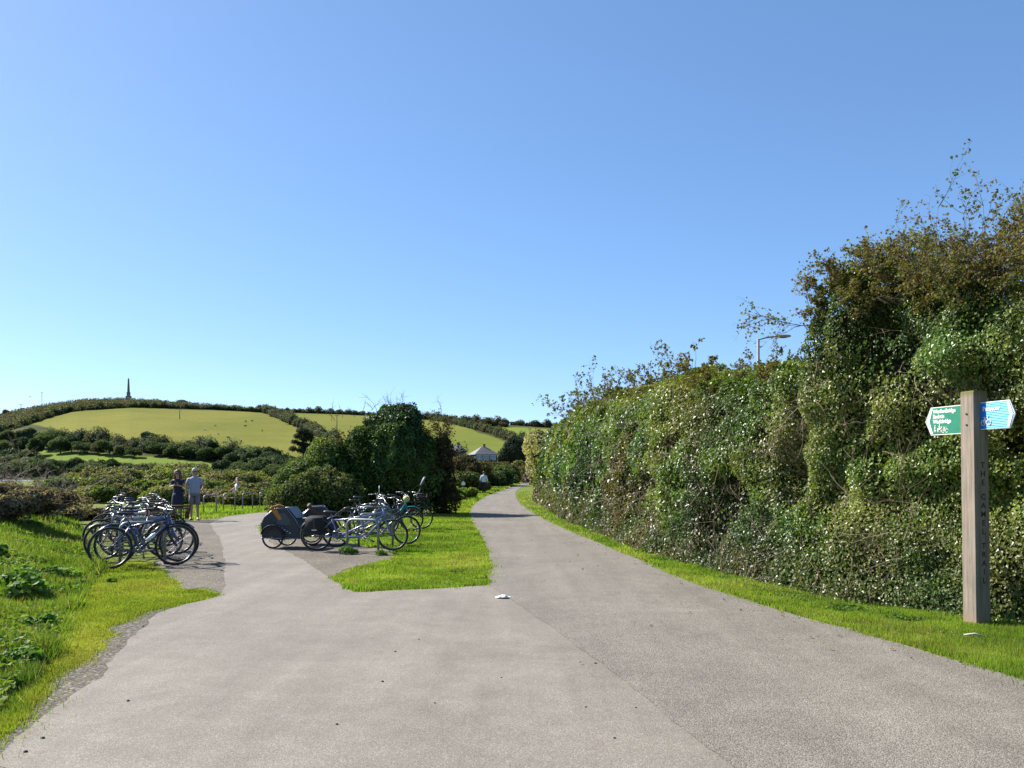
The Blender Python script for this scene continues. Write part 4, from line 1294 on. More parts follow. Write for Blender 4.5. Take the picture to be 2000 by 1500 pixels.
# --- leafy weeds on the bank
WEED = [(0.0435, 0.1015, 0.0174), (0.0725, 0.1522, 0.0232), (0.116, 0.2175, 0.0319), (0.1668, 0.2682, 0.0435)]
weeds = [(15, 1180, .34, .075, 'large dark leafy weed clump at the left edge of the bank'),
         (105, 1140, .24, .05, 'dark nettle clump on the bank left of the front bicycle'),
         (62, 1232, .17, .05, 'small leafy weed right of the big clump on the bank'),
         (18, 1300, .18, .045, 'leafy weed low on the bank near the grit'),
         (60, 1072, .20, .05, 'grassy weed high on the bank below the bramble'),
         (140, 1186, .10, .035, 'tiny weed where the bank meets the mown grass'),
         (222, 1137, .07, .03, 'tiny weed in the mown grass in front of the bicycles'),
         (-25, 1130, .26, .06, 'leafy weed half cut off by the left edge of the photo')]
for i, (px, py, r, s, lab) in enumerate(weeds):
    X, Y = gp(px, py)
    rr = random.Random(i)
    lob = []
    for q in range(9):
        a_, d_ = rr.uniform(0, 6.28), rr.uniform(0, 1.1) * r
        k_ = r * rr.uniform(.28, .6)
        lob.append((d_ * math.cos(a_) * 1.3, d_ * math.sin(a_), k_ * rr.uniform(.3, .9), k_, k_, k_ * rr.uniform(.5, .9)))
    bush('leafy_weed', (X, Y, float(bank_h(X, Y))), lob, 420, s * 1.25, WEED, lab, 'weed', 'leafy weeds on the bank', seed=1200 + i, core_scale=0, up=.9, shell=.8, bump=.4)
# ------------------------------------------------------------------ bicycles
M_TYRE = plain('black_tyre_rubber', (0.018, 0.018, 0.018), .8)
M_ALU = plain('brushed_aluminium', (0.24, 0.24, 0.25), .38, 1.0, .05)
M_STEEL = plain('galvanised_steel', (0.24, 0.25, 0.26), .5, .6, .12, 12)
M_BLACK = plain('black_plastic', (0.022, 0.022, 0.024), .45)
M_FABBLK = plain('black_fabric', (0.018, 0.018, 0.02), .9)
M_GREYFAB = plain('grey_trailer_fabric', (0.032, 0.037, 0.04), .65)
M_AMBER = plain('amber_trailer_fabric', (0.36, 0.15, 0.022), .7)
M_RUSTFAB = plain('dull_brown_fabric', (0.09, 0.045, 0.025), .7)
M_CLEAR = plain('clear_plastic_window', (0.06, 0.07, 0.073), .32, 0, .1)
M_RIM = plain('dark_alloy_rim', (0.20, 0.20, 0.205), .38, .9, .1)
M_SPOKE = plain('steel_spoke', (0.16, 0.16, 0.165), .45, .8, .1)
M_WICKER = plain('dark_wicker', (0.055, 0.036, 0.024), .8)
M_YEL = plain('pale_yellow_plastic', (0.55, 0.50, 0.18), .5)
M_RED = plain('red_reflector', (0.40, 0.02, 0.015), .25)
def paint(name, c): return plain(name, c, .28, .15, .06, 10, .5, .6)
P_NAVY = paint('navy_paint', (0.013, 0.020, 0.062))
P_BLUE = paint('blue_paint', (0.022, 0.085, 0.25))
P_BLK = paint('black_paint', (0.016, 0.017, 0.020))
P_TEAL = paint('teal_paint', (0.035, 0.24, 0.28))
P_SILV = paint('silver_paint', (0.20, 0.21, 0.23))
P_LILAC = paint('lilac_silver_paint', (0.17, 0.20, 0.36))
P_DGREY = paint('dark_grey_paint', (0.07, 0.075, 0.085))
P_RED = paint('dark_red_paint', (0.16, 0.018, 0.018))
P_WHT = paint('white_gloss_paint', (0.40, 0.41, 0.42))
P_GREEN = paint('dark_green_paint', (0.02, 0.075, 0.05))

_cache = {}
def cached(key, fn):
    if key not in _cache: _cache[key] = fn()
    return _cache[key]

def wheel(parent, x, r=.335, cassette=False):
    def rim():
        mb = MB(); mb.ring((0, 0, 0), r - .038, .010, 32, 5); mb.tube([(0, -.05, 0), (0, .05, 0)], .022, 8)
        return mb.mesh('wheel', M_RIM)
    def tyre():
        mb = MB(); mb.ring((0, 0, 0), r - .019, .021, 36, 7); return mb.mesh('tyre', M_TYRE)
    def spokes():
        mb = MB()
        for i in range(20):
            a = 2 * PI * i / 20
            s = .03 if i % 2 else -.03
            b = a + (.35 if i % 4 < 2 else -.35)
            mb.tube([(.02 * math.cos(b), s, .02 * math.sin(b)), ((r - .045) * math.cos(a), 0, (r - .045) * math.sin(a))], .0016, 3, cap=False)
        return mb.mesh('spokes', M_SPOKE)
    w = link('wheel', cached(('rim', r), rim), parent, (x, 0, r))
    w.rotation_euler = (0, random.uniform(0, 6), 0)
    link('tyre', cached(('tyre', r), tyre), w)
    link('spokes', cached(('spk', r), spokes), w)
    if cassette:
        def cas():
            mb = MB()
            for k in range(4): mb.tube([(0, -.045 + .006 * k, 0), (0, -.042 + .006 * k, 0)], .05 - .007 * k, 14)
            return mb.mesh('cassette', M_STEEL)
        link('cassette', cached('cas', cas), w)
    return w

def saddle(parent, x, z, wide=1.0):
    def sd():
        mb = MB()
        mb.loft([[(px, w * wide * math.cos(2 * PI * j / 10), zz + t * math.sin(2 * PI * j / 10)) for j in range(10)] for px, w, t, zz in ((-.14, .03, .012, .012), (-.12, .070, .026, .01), (-.06, .075, .028, 0), (.0, .045, .024, -.004), (.08, .022, .02, -.004), (.14, .014, .012, -.01))])
        return mb.mesh('saddle', M_BLACK)
    s = link('saddle', cached(('sad', wide), sd), parent, (x, 0, z))
    return s

def crank(parent, x, z, ang=.6):
    def cr():
        mb = MB(); mb.ring((0, -.052, 0), .085, .005, 24, 4); mb.ring((0, -.052, 0), .03, .012, 12, 4)
        for i in range(5):
            a = 2 * PI * i / 5; mb.tube([(0, -.052, 0), (.08 * math.cos(a), -.052, .08 * math.sin(a))], .006, 4)
        mb.tube([(0, -.07, 0), (.17, -.085, 0)], .011, 5); mb.tube([(0, .07, 0), (-.17, .085, 0)], .011, 5); mb.tube([(0, -.07, 0), (0, .07, 0)], .02, 8)
        return mb.mesh('crankset', M_STEEL)
    c = link('crankset', cached('crank', cr), parent, (x, 0, z), (0, ang, 0))
    def pd():
        mb = MB(); mb.box((0, 0, 0), (.09, .09, .022)); return mb.mesh('pedal', M_BLACK, .004)
    link('pedal', cached('ped', pd), c, (.17, -.135, 0)); link('pedal', cached('ped', pd), c, (-.17, .135, 0))

def bars(parent, x, z, style, turn=0.0):
    def hb():
        mb = MB()
        if style == 'flat': mb.tube([(.0, -.31, .02), (.05, -.15, .01), (.05, 0, 0), (.05, .15, .01), (0, .31, .02)], .0135, 6)
        else: mb.tube([(-.14, -.29, .08), (0, -.24, .10), (.06, -.1, .03), (.05, 0, 0), (.06, .1, .03), (0, .24, .10), (-.14, .29, .08)], .0125, 6)
        mb.tube([(0, 0, -.06), (0, 0, 0), (.06, 0, .005)], .017, 6)
        for s in (-1, 1):
            mb.tube([(.03, s * .19, .02), (.09, s * .24, -.01), (.085, s * .29, -.02)], .006, 4)     # brake lever
            mb.tube([(.05, s * .17, .02), (.12, s * .1, -.02), (.06, s * .02, -.18)], .0035, 4)        # cable
        return mb.mesh('handlebar', M_ALU)
    h = link('handlebar', cached(('bar', style), hb), parent, (x, 0, z), (0, 0, turn))
    for s in (-1, 1):
        def gr():
            mb = MB()
            if style == 'flat': mb.tube([(0, s * .25, .02), (-.006, s * .33, .022)], .018, 7)
            else: mb.tube([(-.04, s * .27, .092), (-.15, s * .292, .08)], .018, 7)
            return mb.mesh('grip', M_BLACK)
        link('grip', cached(('grip', style, s), gr), h)

def guard(parent, x, r, a0, a1, mat, name='mudguard'):
    def g():
        rings = []
        for i in range(15):
            a = a0 + (a1 - a0) * i / 14
            c, s = math.cos(a), math.sin(a)
            rings.append([((r + .022 + e) * c, y, (r + .022 + e) * s) for y, e in ((-.028, -.010), (0, .006), (.028, -.010), (.028, -.014), (0, .002), (-.028, -.014))])
        mb = MB(); mb.loft(rings)
        return mb.mesh(name, mat)
    link(name, cached(('mg', r, a0, a1, mat.name), g), parent, (x, 0, r))

def bicycle(loc, rz, label, group, pm, style='flat', step=False, mudg=None, basket=None, rack=False, bottle=None, seat=.93, lean=0.0, turn=0.0, extra=None, r=.335, fork=None):
    o = empty('bicycle', loc, 0, label, 'bicycle', group)
    o.rotation_euler = (lean, 0, rz)
    def fr():
        mb = MB()
        if step:
            mb.tube([(.37, 0, .76), (.2, 0, .52), (-.02, 0, .36), (-.07, 0, .29)], .021, 7)
            mb.tube([(.375, 0, .70), (.22, 0, .44), (0, 0, .31)], .017, 7)
        else:
            mb.tube([(.365, 0, .81), (-.21, 0, .70)], .018, 7); mb.tube([(.385, 0, .70), (-.07, 0, .29)], .023, 7)
        mb.tube([(-.07, 0, .27), (-.235, 0, .78)], .018, 7)
        mb.tube([(.355, 0, .85), (.395, 0, .66)], .024, 7)
        for s in (-1, 1):
            mb.tube([(-.07, s * .03, .29), (-.3, s * .055, .31), (-.52, s * .06, r)], .012, 5)
            mb.tube([(-.215, s * .02, .72), (-.3, s * .05, .6), (-.52, s * .06, r)], .010, 5)
        mb.tube([(-.07, -.04, .29), (-.07, .04, .29)], .025, 8)
        return mb.mesh('frame', pm)
    link('frame', cached(('frame', pm.name, step, r), fr), o)
    fm = fork or pm
    def fk():
        mb = MB()
        mb.tube([(.393, 0, .67), (.402, 0, .645)], .022, 7)
        for s in (-1, 1): mb.tube([(.402, 0, .645), (.41, s * .05, .62), (.46, s * .055, .47), (.54, s * .055, r)], [.02, .016, .015, .011], 6)
        mb.tube([(.402, 0, .65), (.355, 0, .85), (.342, 0, .93)], .014, 6)
        return mb.mesh('fork', fm)
    link('fork', cached(('fork', fm.name, r), fk), o)
    def sp():
        mb = MB(); mb.tube([(-.225, 0, .74), (-.28, 0, seat - .02)], .0135, 6); return mb.mesh('seat_post', M_ALU)
    link('seat_post', cached(('sp', seat), sp), o)
    s_ = saddle(o, -.285, seat)
    def ch():
        mb = MB(); mb.tube([(-.52, -.052, r + .05), (-.07, -.052, .375)], .006, 4); mb.tube([(-.52, -.052, r - .09), (-.44, -.052, r - .12), (-.07, -.052, .205)], .006, 4); mb.box((-.50, -.055, r - .09), (.03, .015, .12))
        return mb.mesh('chain', M_BLACK)
    link('chain', cached(('chain', r), ch), o)
    crank(o, -.07, .29, random.uniform(-3, 3))
    wheel(o, -.52, r, True)
    wheel(o, .54, r)
    bars(o, .335, .975, style, turn)
    if mudg:
        guard(o, -.52, r, .2, 2.7, mudg); guard(o, .54, r, .75, 2.6, mudg)
    if rack:
        def rk():
            mb = MB()
            for s in (-1, 1): mb.tube([(-.22, s * .06, .70), (-.78, s * .06, .72), (-.80, 0, .72)], .006, 4); mb.tube([(-.68, s * .06, .715), (-.53, s * .065, r)], .006, 4)
            for x in (-.4, -.55, -.7): mb.tube([(x, -.06, .715), (x, .06, .715)], .006, 4)
            return mb.mesh('luggage_rack', M_BLACK)
        link('luggage_rack', cached(('rack', r), rk), o)
    if basket:
        def bk():
            mb = MB()
            def rct(x0, x1, y, z): return [(x0, -y, z), (x1, -y, z), (x1, y, z), (x0, y, z)]
            for z, g in ((.78, 0), (.84, .01), (.90, .02), (.96, .03), (1.01, .035)): mb.tube(rct(.44 - g, .68 + g, .15 + g, z), .008 if z < 1 else .013, 4, closed=True)
            for i in range(9):
                y = -.15 + .0375 * i
                mb.tube([(.44, y, .78), (.405, y * 1.2, 1.01)], .006, 3); mb.tube([(.68, y, .78), (.715, y * 1.2, 1.01)], .006, 3)
                x = .44 + .03 * i
                mb.tube([(x, -.15, .78), (x, -.185, 1.01)], .006, 3); mb.tube([(x, .15, .78), (x, .185, 1.01)], .006, 3); mb.tube([(x, -.15, .78), (x, .15, .78)], .006, 3)
            mb.box((.56, 0, .785), (.23, .29, .008))
            return mb.mesh('basket', basket)
        link('basket', cached(('basket', basket.name), bk), o)
    if bottle:
        def bo():
            mb = MB(); d = Vector((.455, 0, .41)).normalized(); a = Vector((.06, 0, .45)); mb.tube([a, a + d * .15, a + d * .17, a + d * .19], [.036, .036, .022, .018], 9); return mb.mesh('bottle', bottle)
        link('bottle', cached(('bottle', bottle.name), bo), o)
    if extra == 'child_seat':
        def cs():
            mb = MB()
            mb.loft([[(-.62 + x, y, z) for y in (-w, w)] + [(-.66 + x, w, z), (-.66 + x, -w, z)] for x, z, w in ((.22, .80, .13), (.06, .82, .15), (0, .95, .16), (-.05, 1.15, .15), (-.07, 1.27, .11))])
            for s in (-1, 1): mb.tube([(-.42, s * .14, .80), (-.40, s * .15, .62), (-.36, s * .15, .48)], .025, 5)
            return mb.mesh('child_seat', M_DKSEAT)
        link('child_seat', cached('cseat', cs), o)
    if extra == 'mirror':
        mb = MB(); mb.tube([(.33, .27, .99), (.34, .30, 1.12), (.34, .30, 1.15)], .006, 4); mb.ball((.34, .30, 1.18), (.015, .045, .045), 8, 6); mb.obj('mirror', M_WHT_PL, o)
    if extra == 'helmet_yellow':
        pass
    mb = MB(); mb.ball((-.30, 0, seat - .09), (.012, .03, .02), 6, 5); mb.obj('rear_reflector', M_RED, o)
    return o
M_DKSEAT = plain('grey_child_seat', (0.09, 0.095, 0.10), .5)
M_WHT_PL = plain('white_plastic', (0.70, 0.72, 0.72), .35)

# --- left row: the racks run away from the camera, the bicycles stand across it
p_near, p_far = np.array([-6.30, 14.85]), np.array([-10.7, 25.0])
row = [
    # t, offset across, flip, heading jitter, kwargs
    (0.00, .00, 0, 13, dict(r=.355, pm=P_NAVY, label='navy hybrid bicycle with a pale bottle, nearest in the left row', bottle=M_WHT_PL, lean=R(4), turn=.25, fork=P_NAVY)),
    (0.06, .08, 0, 8, dict(r=.35, pm=P_BLUE, label='blue bicycle with blue mudguards and a wicker basket, second in the left row', mudg=P_BLUE, basket=M_WICKER, style='swept', lean=R(-3), rack=True)),
    (0.15, -.12, 1, 3, dict(pm=P_SILV, label='silver bicycle facing left with black mudguards, third in the left row', mudg=M_BLACK, lean=R(5), turn=-.3)),
    (0.20, .10, 0, 5, dict(pm=P_BLK, label='black mountain bicycle with silver forks, fourth in the left row', fork=P_SILV, lean=R(-4))),
    (0.32, -.25, 0, -4, dict(pm=P_RED, label='dark red step through bicycle with a wicker basket in the left row', step=True, style='swept', basket=M_WICKER, lean=R(4))),
    (0.38, -.05, 1, 4, dict(pm=P_DGREY, label='dark grey bicycle facing left with a luggage rack in the middle of the left row', rack=True, lean=R(-5), turn=.4)),
    (0.50, .12, 0, 2, dict(pm=P_WHT, label='white framed bicycle in the middle of the left row', lean=R(3), bottle=M_BLACK)),
    (0.56, -.20, 1, -5, dict(pm=P_TEAL, label='teal bicycle facing left beyond the white framed one in the left row', step=True, style='swept', lean=R(-3))),
    (0.68, .05, 0, 6, dict(pm=P_NAVY, label='navy step through bicycle with black mudguards far along the left row', step=True, style='swept', mudg=M_BLACK, lean=R(4))),
    (0.74, -.10, 1, -3, dict(pm=P_SILV, label='silver step through bicycle facing left far along the left row', step=True, style='swept', lean=R(-4))),
    (0.86, .05, 0, 2, dict(pm=P_GREEN, label='dark green bicycle second from the far end of the left row', mudg=M_BLACK, lean=R(4))),
    (0.96, -.10, 1, 4, dict(pm=P_BLK, label='black bicycle with pale mudguards at the far end of the left row', mudg=P_SILV, lean=R(-4), rack=True)),
]
dirn = unit((p_far - p_near)[None])[0]
across = np.array([dirn[1], -dirn[0]])
for t, off, flip, jit, kw in row:
    p = p_near + (p_far - p_near) * t + across * off
    rz = math.atan2(across[1], across[0]) + (PI if flip else 0) + R(jit)
    z = float(bank_h(p[0], p[1]))
    bicycle((p[0], p[1], z + .004), rz, group='bicycles parked in the left row', **kw)

def hoop(loc, rz, label, group, w=.72, h=.75):
    o = empty('bicycle_hoop', loc, rz, label, 'bicycle stand', group)
    r = .12
    pts = [(-w / 2, 0, -.1), (-w / 2, 0, h - r)] + [(-w / 2 + r - r * math.cos(a), 0, h - r + r * math.sin(a)) for a in (PI / 6, PI / 3, PI / 2)] + [(w / 2 - r + r * math.sin(a), 0, h - r + r * math.cos(a)) for a in (0, PI / 6, PI / 3, PI / 2)] + [(w / 2, 0, -.1)]
    mb = MB(); mb.tube(pts, .025, 8); mb.obj('hoop_tube', M_STEEL, o)
    for s in (-1, 1):
        mb = MB(); mb.tube([(s * w / 2, 0, 0), (s * w / 2, 0, .012)], .06, 10); mb.obj('base_plate', M_STEEL, o)
    return o
for hi_, t in enumerate((.03, .18, .35, .53, .71, .91)):
    p = p_near + (p_far - p_near) * t
    hoop((p[0], p[1], float(bank_h(p[0], p[1]))), math.atan2(across[1], across[0]), 'steel hoop among the left row bicycles, ' + ['nearest the camera', 'second nearest the camera', 'third nearest the camera', 'third from the far end', 'second from the far end', 'at the far end'][hi_], 'steel hoops under the left row')
for i, (xa, xb, yb) in enumerate([(393, 427, 1004), (430, 465, 1000), (467, 500, 996), (500, 532, 993)]):
    a, b = gp(xa, yb), gp(xb, yb - 2)
    hoop(((a[0] + b[0]) / 2, (a[1] + b[1]) / 2, 0), math.atan2(b[1] - a[1], b[0] - a[0]), ['empty steel bicycle hoop right beside the man in grey shorts', 'empty steel bicycle hoop second from the man in grey shorts', 'empty steel bicycle hoop third from the man, in front of the seated person', 'empty steel bicycle hoop farthest from the man, next to the pale shrub'][i], 'empty steel hoops in the middle distance', .70, .74)
a, b = gp(674, 1080), gp(743, 1083)
hoop(((a[0] + b[0]) / 2, (a[1] + b[1]) / 2, 0), math.atan2(b[1] - a[1], b[0] - a[0]), 'steel bicycle hoop in front of the lilac silver tandem on the island', 'steel hoops on the grass island', .73, .68)
a = gp(700, 1069)
hoop((a[0] + .36, a[1] + .1, 0), R(8), 'steel bicycle hoop between the two tandems on the island', 'steel hoops on the grass island', .73, .72)
a = gp(735, 1046)
hoop((a[0], a[1], 0), R(8), 'steel bicycle hoop beside the teal bicycle on the island', 'steel hoops on the grass island', .73, .74)

# --- tandems
def tandem(loc, rz, label, pm, pannier=False, lean=0.0, s1=.80, s2=.86, r=.325):
    o = empty('tandem_bicycle', loc, 0, label, 'tandem', 'tandem bicycles on the grass island')
    o.rotation_euler = (lean, 0, rz)
    mb = MB()
    b1, b2 = (-.36, 0, .28), (.22, 0, .28)
    mb.tube([b1, b2], .026, 8)
    mb.tube([b1, (-.47, 0, .66)], .019, 7); mb.tube([b2, (.10, 0, .72)], .019, 7)
    mb.tube([(-.46, 0, .62), (.10, 0, .68), (.59, 0, .80)], .020, 7)
    mb.tube([(.61, 0, .70), b2], .023, 7)
    mb.tube([(.60, 0, .73), b1], .021, 7)
    mb.tube([(.58, 0, .86), (.625, 0, .64)], .025, 7)
    for s in (-1, 1):
        mb.tube([(-.36, s * .03, .28), (-.80, s * .06, r)], .013, 5); mb.tube([(-.46, s * .02, .62), (-.80, s * .06, r)], .011, 5)
    mb.obj('frame', pm, o)
    mb = MB()
    for s in (-1, 1): mb.tube([(.63, 0, .635), (.635, s * .05, .61), (.68, s * .055, .47), (.77, s * .055, r)], [.022, .017, .016, .012], 6)
    mb.tube([(.63, 0, .64), (.58, 0, .86), (.565, 0, .94)], .015, 6)
    mb.obj('fork', pm, o)
    for x, s in ((-.47, s1), (.10, s2)):
        mb = MB(); mb.tube([(x, 0, .66), (x - .03, 0, s - .02)], .0135, 6); mb.obj('seat_post', M_ALU, o)
        saddle(o, x - .03, s, 1.2)
    bars(o, .56, .965, 'swept'); bars(o, .02, s2 + .01, 'flat')
    crank(o, b1[0], .28, .4); crank(o, b2[0], .28, .4)
    mb = MB(); mb.tube([(-.80, -.052, r + .05), (-.36, -.052, .365)], .006, 4); mb.tube([(-.80, -.052, r - .06), (-.36, -.052, .195)], .006, 4); mb.tube([(-.36, .052, .365), (.22, .052, .365)], .006, 4); mb.tube([(-.36, .052, .195), (.22, .052, .195)], .006, 4)
    mb.obj('chain', M_BLACK, o)
    wheel(o, -.80, r, True); wheel(o, .77, r)
    guard(o, -.80, r, .35, 2.7, M_BLACK)
    if pannier:
        mb = MB()
        for s in (-1, 1): mb.tube([(-.46, s * .06, .64), (-1.06, s * .06, .68)], .006, 4); mb.tube([(-.95, s * .06, .67), (-.81, s * .065, r)], .006, 4)
        mb.obj('luggage_rack', M_BLACK, o)
        for s in (-1, 1):
            mb = MB()
            mb.loft([[(-.98 - g, s * y0, z), (-.62 + g, s * y0, z), (-.62 + g, s * y1, z), (-.98 - g, s * y1, z)] for z, g, y0, y1 in ((.36, -.03, .08, .18), (.40, 0, .075, .21), (.60, .01, .075, .21), (.68, 0, .07, .19), (.71, -.03, .08, .15))])
            p = mb.obj('pannier_bag', M_FABBLK, o)
            mb = MB(); mb.box((-.8, s * .214, .56), (.04, .008, .26)); mb.obj('strap', M_BLACK, p)
            mb = MB(); mb.box((-.8, s * .216, .45), (.10, .006, .02)); mb.obj('reflective_strip', M_WHT_PL, p)
    return o
a, b = gp(619.5, 1077), gp(768, 1076)
tandem(((a[0] + b[0]) / 2, (a[1] + b[1]) / 2, .012), R(1), 'lilac silver tandem with black pannier bags, nearest the camera on the island', P_LILAC, True, R(3))
a, b = gp(655, 1070), gp(790, 1063)
tandem((a[0] + .74, a[1] + .45, .012), R(22), 'dark grey tandem standing behind the lilac silver one on the island', P_DGREY, False, R(-3), .82, .9)
a = gp(801, 1038)
bicycle((a[0] - .50, a[1] - .05, .01), R(10), 'teal step through bicycle with a pale yellow bag on the island', 'bicycles on the grass island', P_TEAL, 'swept', True, P_TEAL, None, True, lean=R(3), turn=.2)
bicycle((a[0] - .30, a[1] + .75, .01), R(14), 'black bicycle with a front basket and raised child seat behind the teal one', 'bicycles on the grass island', P_BLK, 'swept', False, M_BLACK, M_BLACK, True, lean=R(-3), turn=-.2, seat=.98, extra=None)
bicycle((a[0] - 1.25, a[1] + .55, .01), R(16), 'grey bicycle with a tall white mirror behind the tandems on the island', 'bicycles on the grass island', P_DGREY, 'flat', False, None, None, False, lean=R(4), turn=.3, extra='mirror')
bicycle((a[0] - .95, a[1] - 1.6, .01), R(20), 'silver bicycle between the tandems and the teal bicycle', 'bicycles on the grass island', P_SILV, 'swept', False, None, None, False, lean=R(-4), turn=.2, seat=.9)
tb = [x for x in COL.objects if x.get('label', '').startswith('teal step through bicycle with a pale')][0]
mb = MB(); mb.ball((.40, 0, .90), (.10, .13, .09), 9, 6); mb.obj('bar_bag', M_YEL, tb)
bb = [x for x in COL.objects if x.get('label', '').startswith('black bicycle with a front basket and raised')][0]
mb = MB()
mb.tube([(.36, 0, .95), (.50, 0, 1.10), (.56, 0, 1.30)], .018, 6)
mb.loft([[(x + .56, -w, z), (x + .56, w, z), (x + .50, w, z), (x + .50, -w, z)] for x, z, w in ((-.08, 1.24, .10), (.02, 1.27, .14), (.08, 1.42, .14), (.12, 1.50, .10))])
mb.obj('child_seat', M_DKSEAT, bb)

# --- child trailers
def trailer(loc, rz, label, top_mat, open_front=False):
    o = empty('child_trailer', loc, rz, label, 'bicycle trailer', 'child trailers on the island path edge')
    r = .24
    prof_ = [(-.44, .24), (-.46, .52), (-.38, .66), (-.16, .84), (.10, .86), (.30, .62), (.44, .36), (.42, .22), (-.1, .17)]
    mb = MB(); mb.prism([(x, z) for x, z in prof_], -.30, .30); body = mb.obj('cabin', M_GREYFAB, o, bevel=.02)
    mb = MB()
    a0 = [(-.10, .50), (-.08, .74), (.08, .76), (.20, .60), (.22, .50)]
    mb.prism(a0, -.308, -.300); mb.obj('side_window', M_CLEAR if not open_front else M_RUSTFAB, body)
    mb = MB(); mb.prism(a0, .300, .308); mb.obj('side_window', M_CLEAR, body)
    mb = MB()
    mb.add([(.118, -.25, .852), (.118, .25, .852), (.308, .25, .634), (.308, -.25, .634), (.130, -.25, .862), (.130, .25, .862), (.320, .25, .644), (.320, -.25, .644)], [(0, 1, 2, 3), (4, 7, 6, 5), (0, 4, 5, 1), (1, 5, 6, 2), (2, 6, 7, 3), (3, 7, 4, 0)])
    mb.obj('front_screen', M_CLEAR, body)
    mb = MB(); mb.tube([(-.22, -.31, .85), (-.20, 0, .885), (-.22, .31, .85)], .042, 8); mb.obj('rolled_cover', top_mat, o)
    mb = MB()
    for s in (-1, 1): mb.add([(-.24, s * .305, .83), (-.12, s * .305, .86), (.02, s * .306, .62), (-.06, s * .306, .60), (-.24, s * .312, .83), (-.12, s * .312, .86), (.02, s * .313, .62), (-.06, s * .313, .60)], [(0, 1, 2, 3), (4, 7, 6, 5), (0, 4, 5, 1), (1, 5, 6, 2), (2, 6, 7, 3), (3, 7, 4, 0)])
    mb.obj('cover_flap', top_mat, o)
    mb = MB()
    for s in (-1, 1):
        mb.tube([(-.43, s * .30, .26), (-.45, s * .30, .52), (-.38, s * .30, .66), (-.16, s * .30, .845), (.10, s * .30, .865), (.30, s * .30, .63), (.45, s * .30, .36)], .011, 6)
        mb.tube([(-.44, s * .31, .22), (.44, s * .31, .22)], .014, 6)
    mb.obj('tube_frame', M_ALU, o)
    mb = MB(); mb.tube([(.40, .29, .22), (.75, .30, .24), (1.0, .12, .34), (1.18, .02, .36)], .015, 6); mb.obj('tow_bar', M_ALU, o)
    for s in (-1, 1):
        def rim():
            q = MB(); q.ring((0, 0, 0), r - .03, .009, 26, 5); q.tube([(0, -.04, 0), (0, .04, 0)], .02, 8); return q.mesh('wheel', M_ALU)
        def tyre():
            q = MB(); q.ring((0, 0, 0), r - .018, .02, 28, 6); return q.mesh('tyre', M_TYRE)
        def spk():
            q = MB()
            for i in range(14):
                w = 2 * PI * i / 14; q.tube([(0, .02 if i % 2 else -.02, 0), ((r - .035) * math.cos(w), 0, (r - .035) * math.sin(w))], .0016, 3, cap=False)
            return q.mesh('spokes', M_SPOKE)
        w = link('wheel', cached('trim', rim), o, (-.16, s * .38, r))
        link('tyre', cached('ttyre', tyre), w); link('spokes', cached('tspk', spk), w)
        mb = MB()
        rings = []
        for i in range(11):
            a = .25 + 2.65 * i / 10
            rings.append([(-.16 + (r + .03 + e) * math.cos(a), s * .38 + y, r + (r + .03 + e) * math.sin(a)) for y, e in ((-.04, 0), (.04, 0), (.04, -.01), (-.04, -.01))])
        mb.loft(rings); mb.obj('wheel_arch', M_BLACK, o)
    mb = MB(); mb.box((-.452, .2, .40), (.015, .06, .04)); mb.obj('rear_reflector', M_RED, o)
    for k in range(5):
        mb = MB(); mb.box((-.05 + k * .06, -.303, .47 - k * .035), (.035, .004, .014)); mb.obj('printed_mark', M_WHT_PL, body)
    return o
a = gp(531.6, 1073)
trailer((a[0] + .22, a[1] + .36, .012), R(-8), 'dark grey child trailer with an amber rolled cover, nearest the path', M_AMBER)
a = gp(572, 1069)
trailer((a[0] + .40, a[1] + .75, .012), R(14), 'dark child trailer with a brown side flap, second from the path', M_RUSTFAB, True)
# ------------------------------------------------------------------ people
M_SKIN = plain('skin', (0.40, 0.235, 0.17), .55, var=.05)
M_HAIR_R = plain('auburn_hair', (0.16, 0.05, 0.022), .6, var=.2, scale=60)
M_HAIR_G = plain('grey_hair', (0.42, 0.40, 0.37), .7, var=.1, scale=60)
M_HAIR_B = plain('sandy_hair', (0.34, 0.19, 0.07), .6, var=.15, scale=60)
M_HAIR_D = plain('dark_brown_hair', (0.06, 0.045, 0.035), .6, var=.15, scale=60)
M_NAVYC = plain('navy_cloth', (0.014, 0.018, 0.04), .9)
M_POLO = plain('grey_blue_cloth', (0.27, 0.31, 0.42), .9, var=.06)
M_SHORTS = plain('grey_cloth', (0.17, 0.165, 0.18), .9)
M_SHIRTW = plain('pale_blue_cloth', (0.55, 0.62, 0.72), .9, var=.04)
M_WHITEC = plain('white_cloth', (0.60, 0.60, 0.63), .9, var=.04)
M_DARKC = plain('dark_trousers', (0.022, 0.022, 0.032), .9)
M_BROWNC = plain('brown_cloth', (0.12, 0.075, 0.065), .9)
M_SHOE = plain('dark_shoe', (0.05, 0.05, 0.055), .6)
M_LENS = plain('dark_lens', (0.01, 0.01, 0.012), .08)

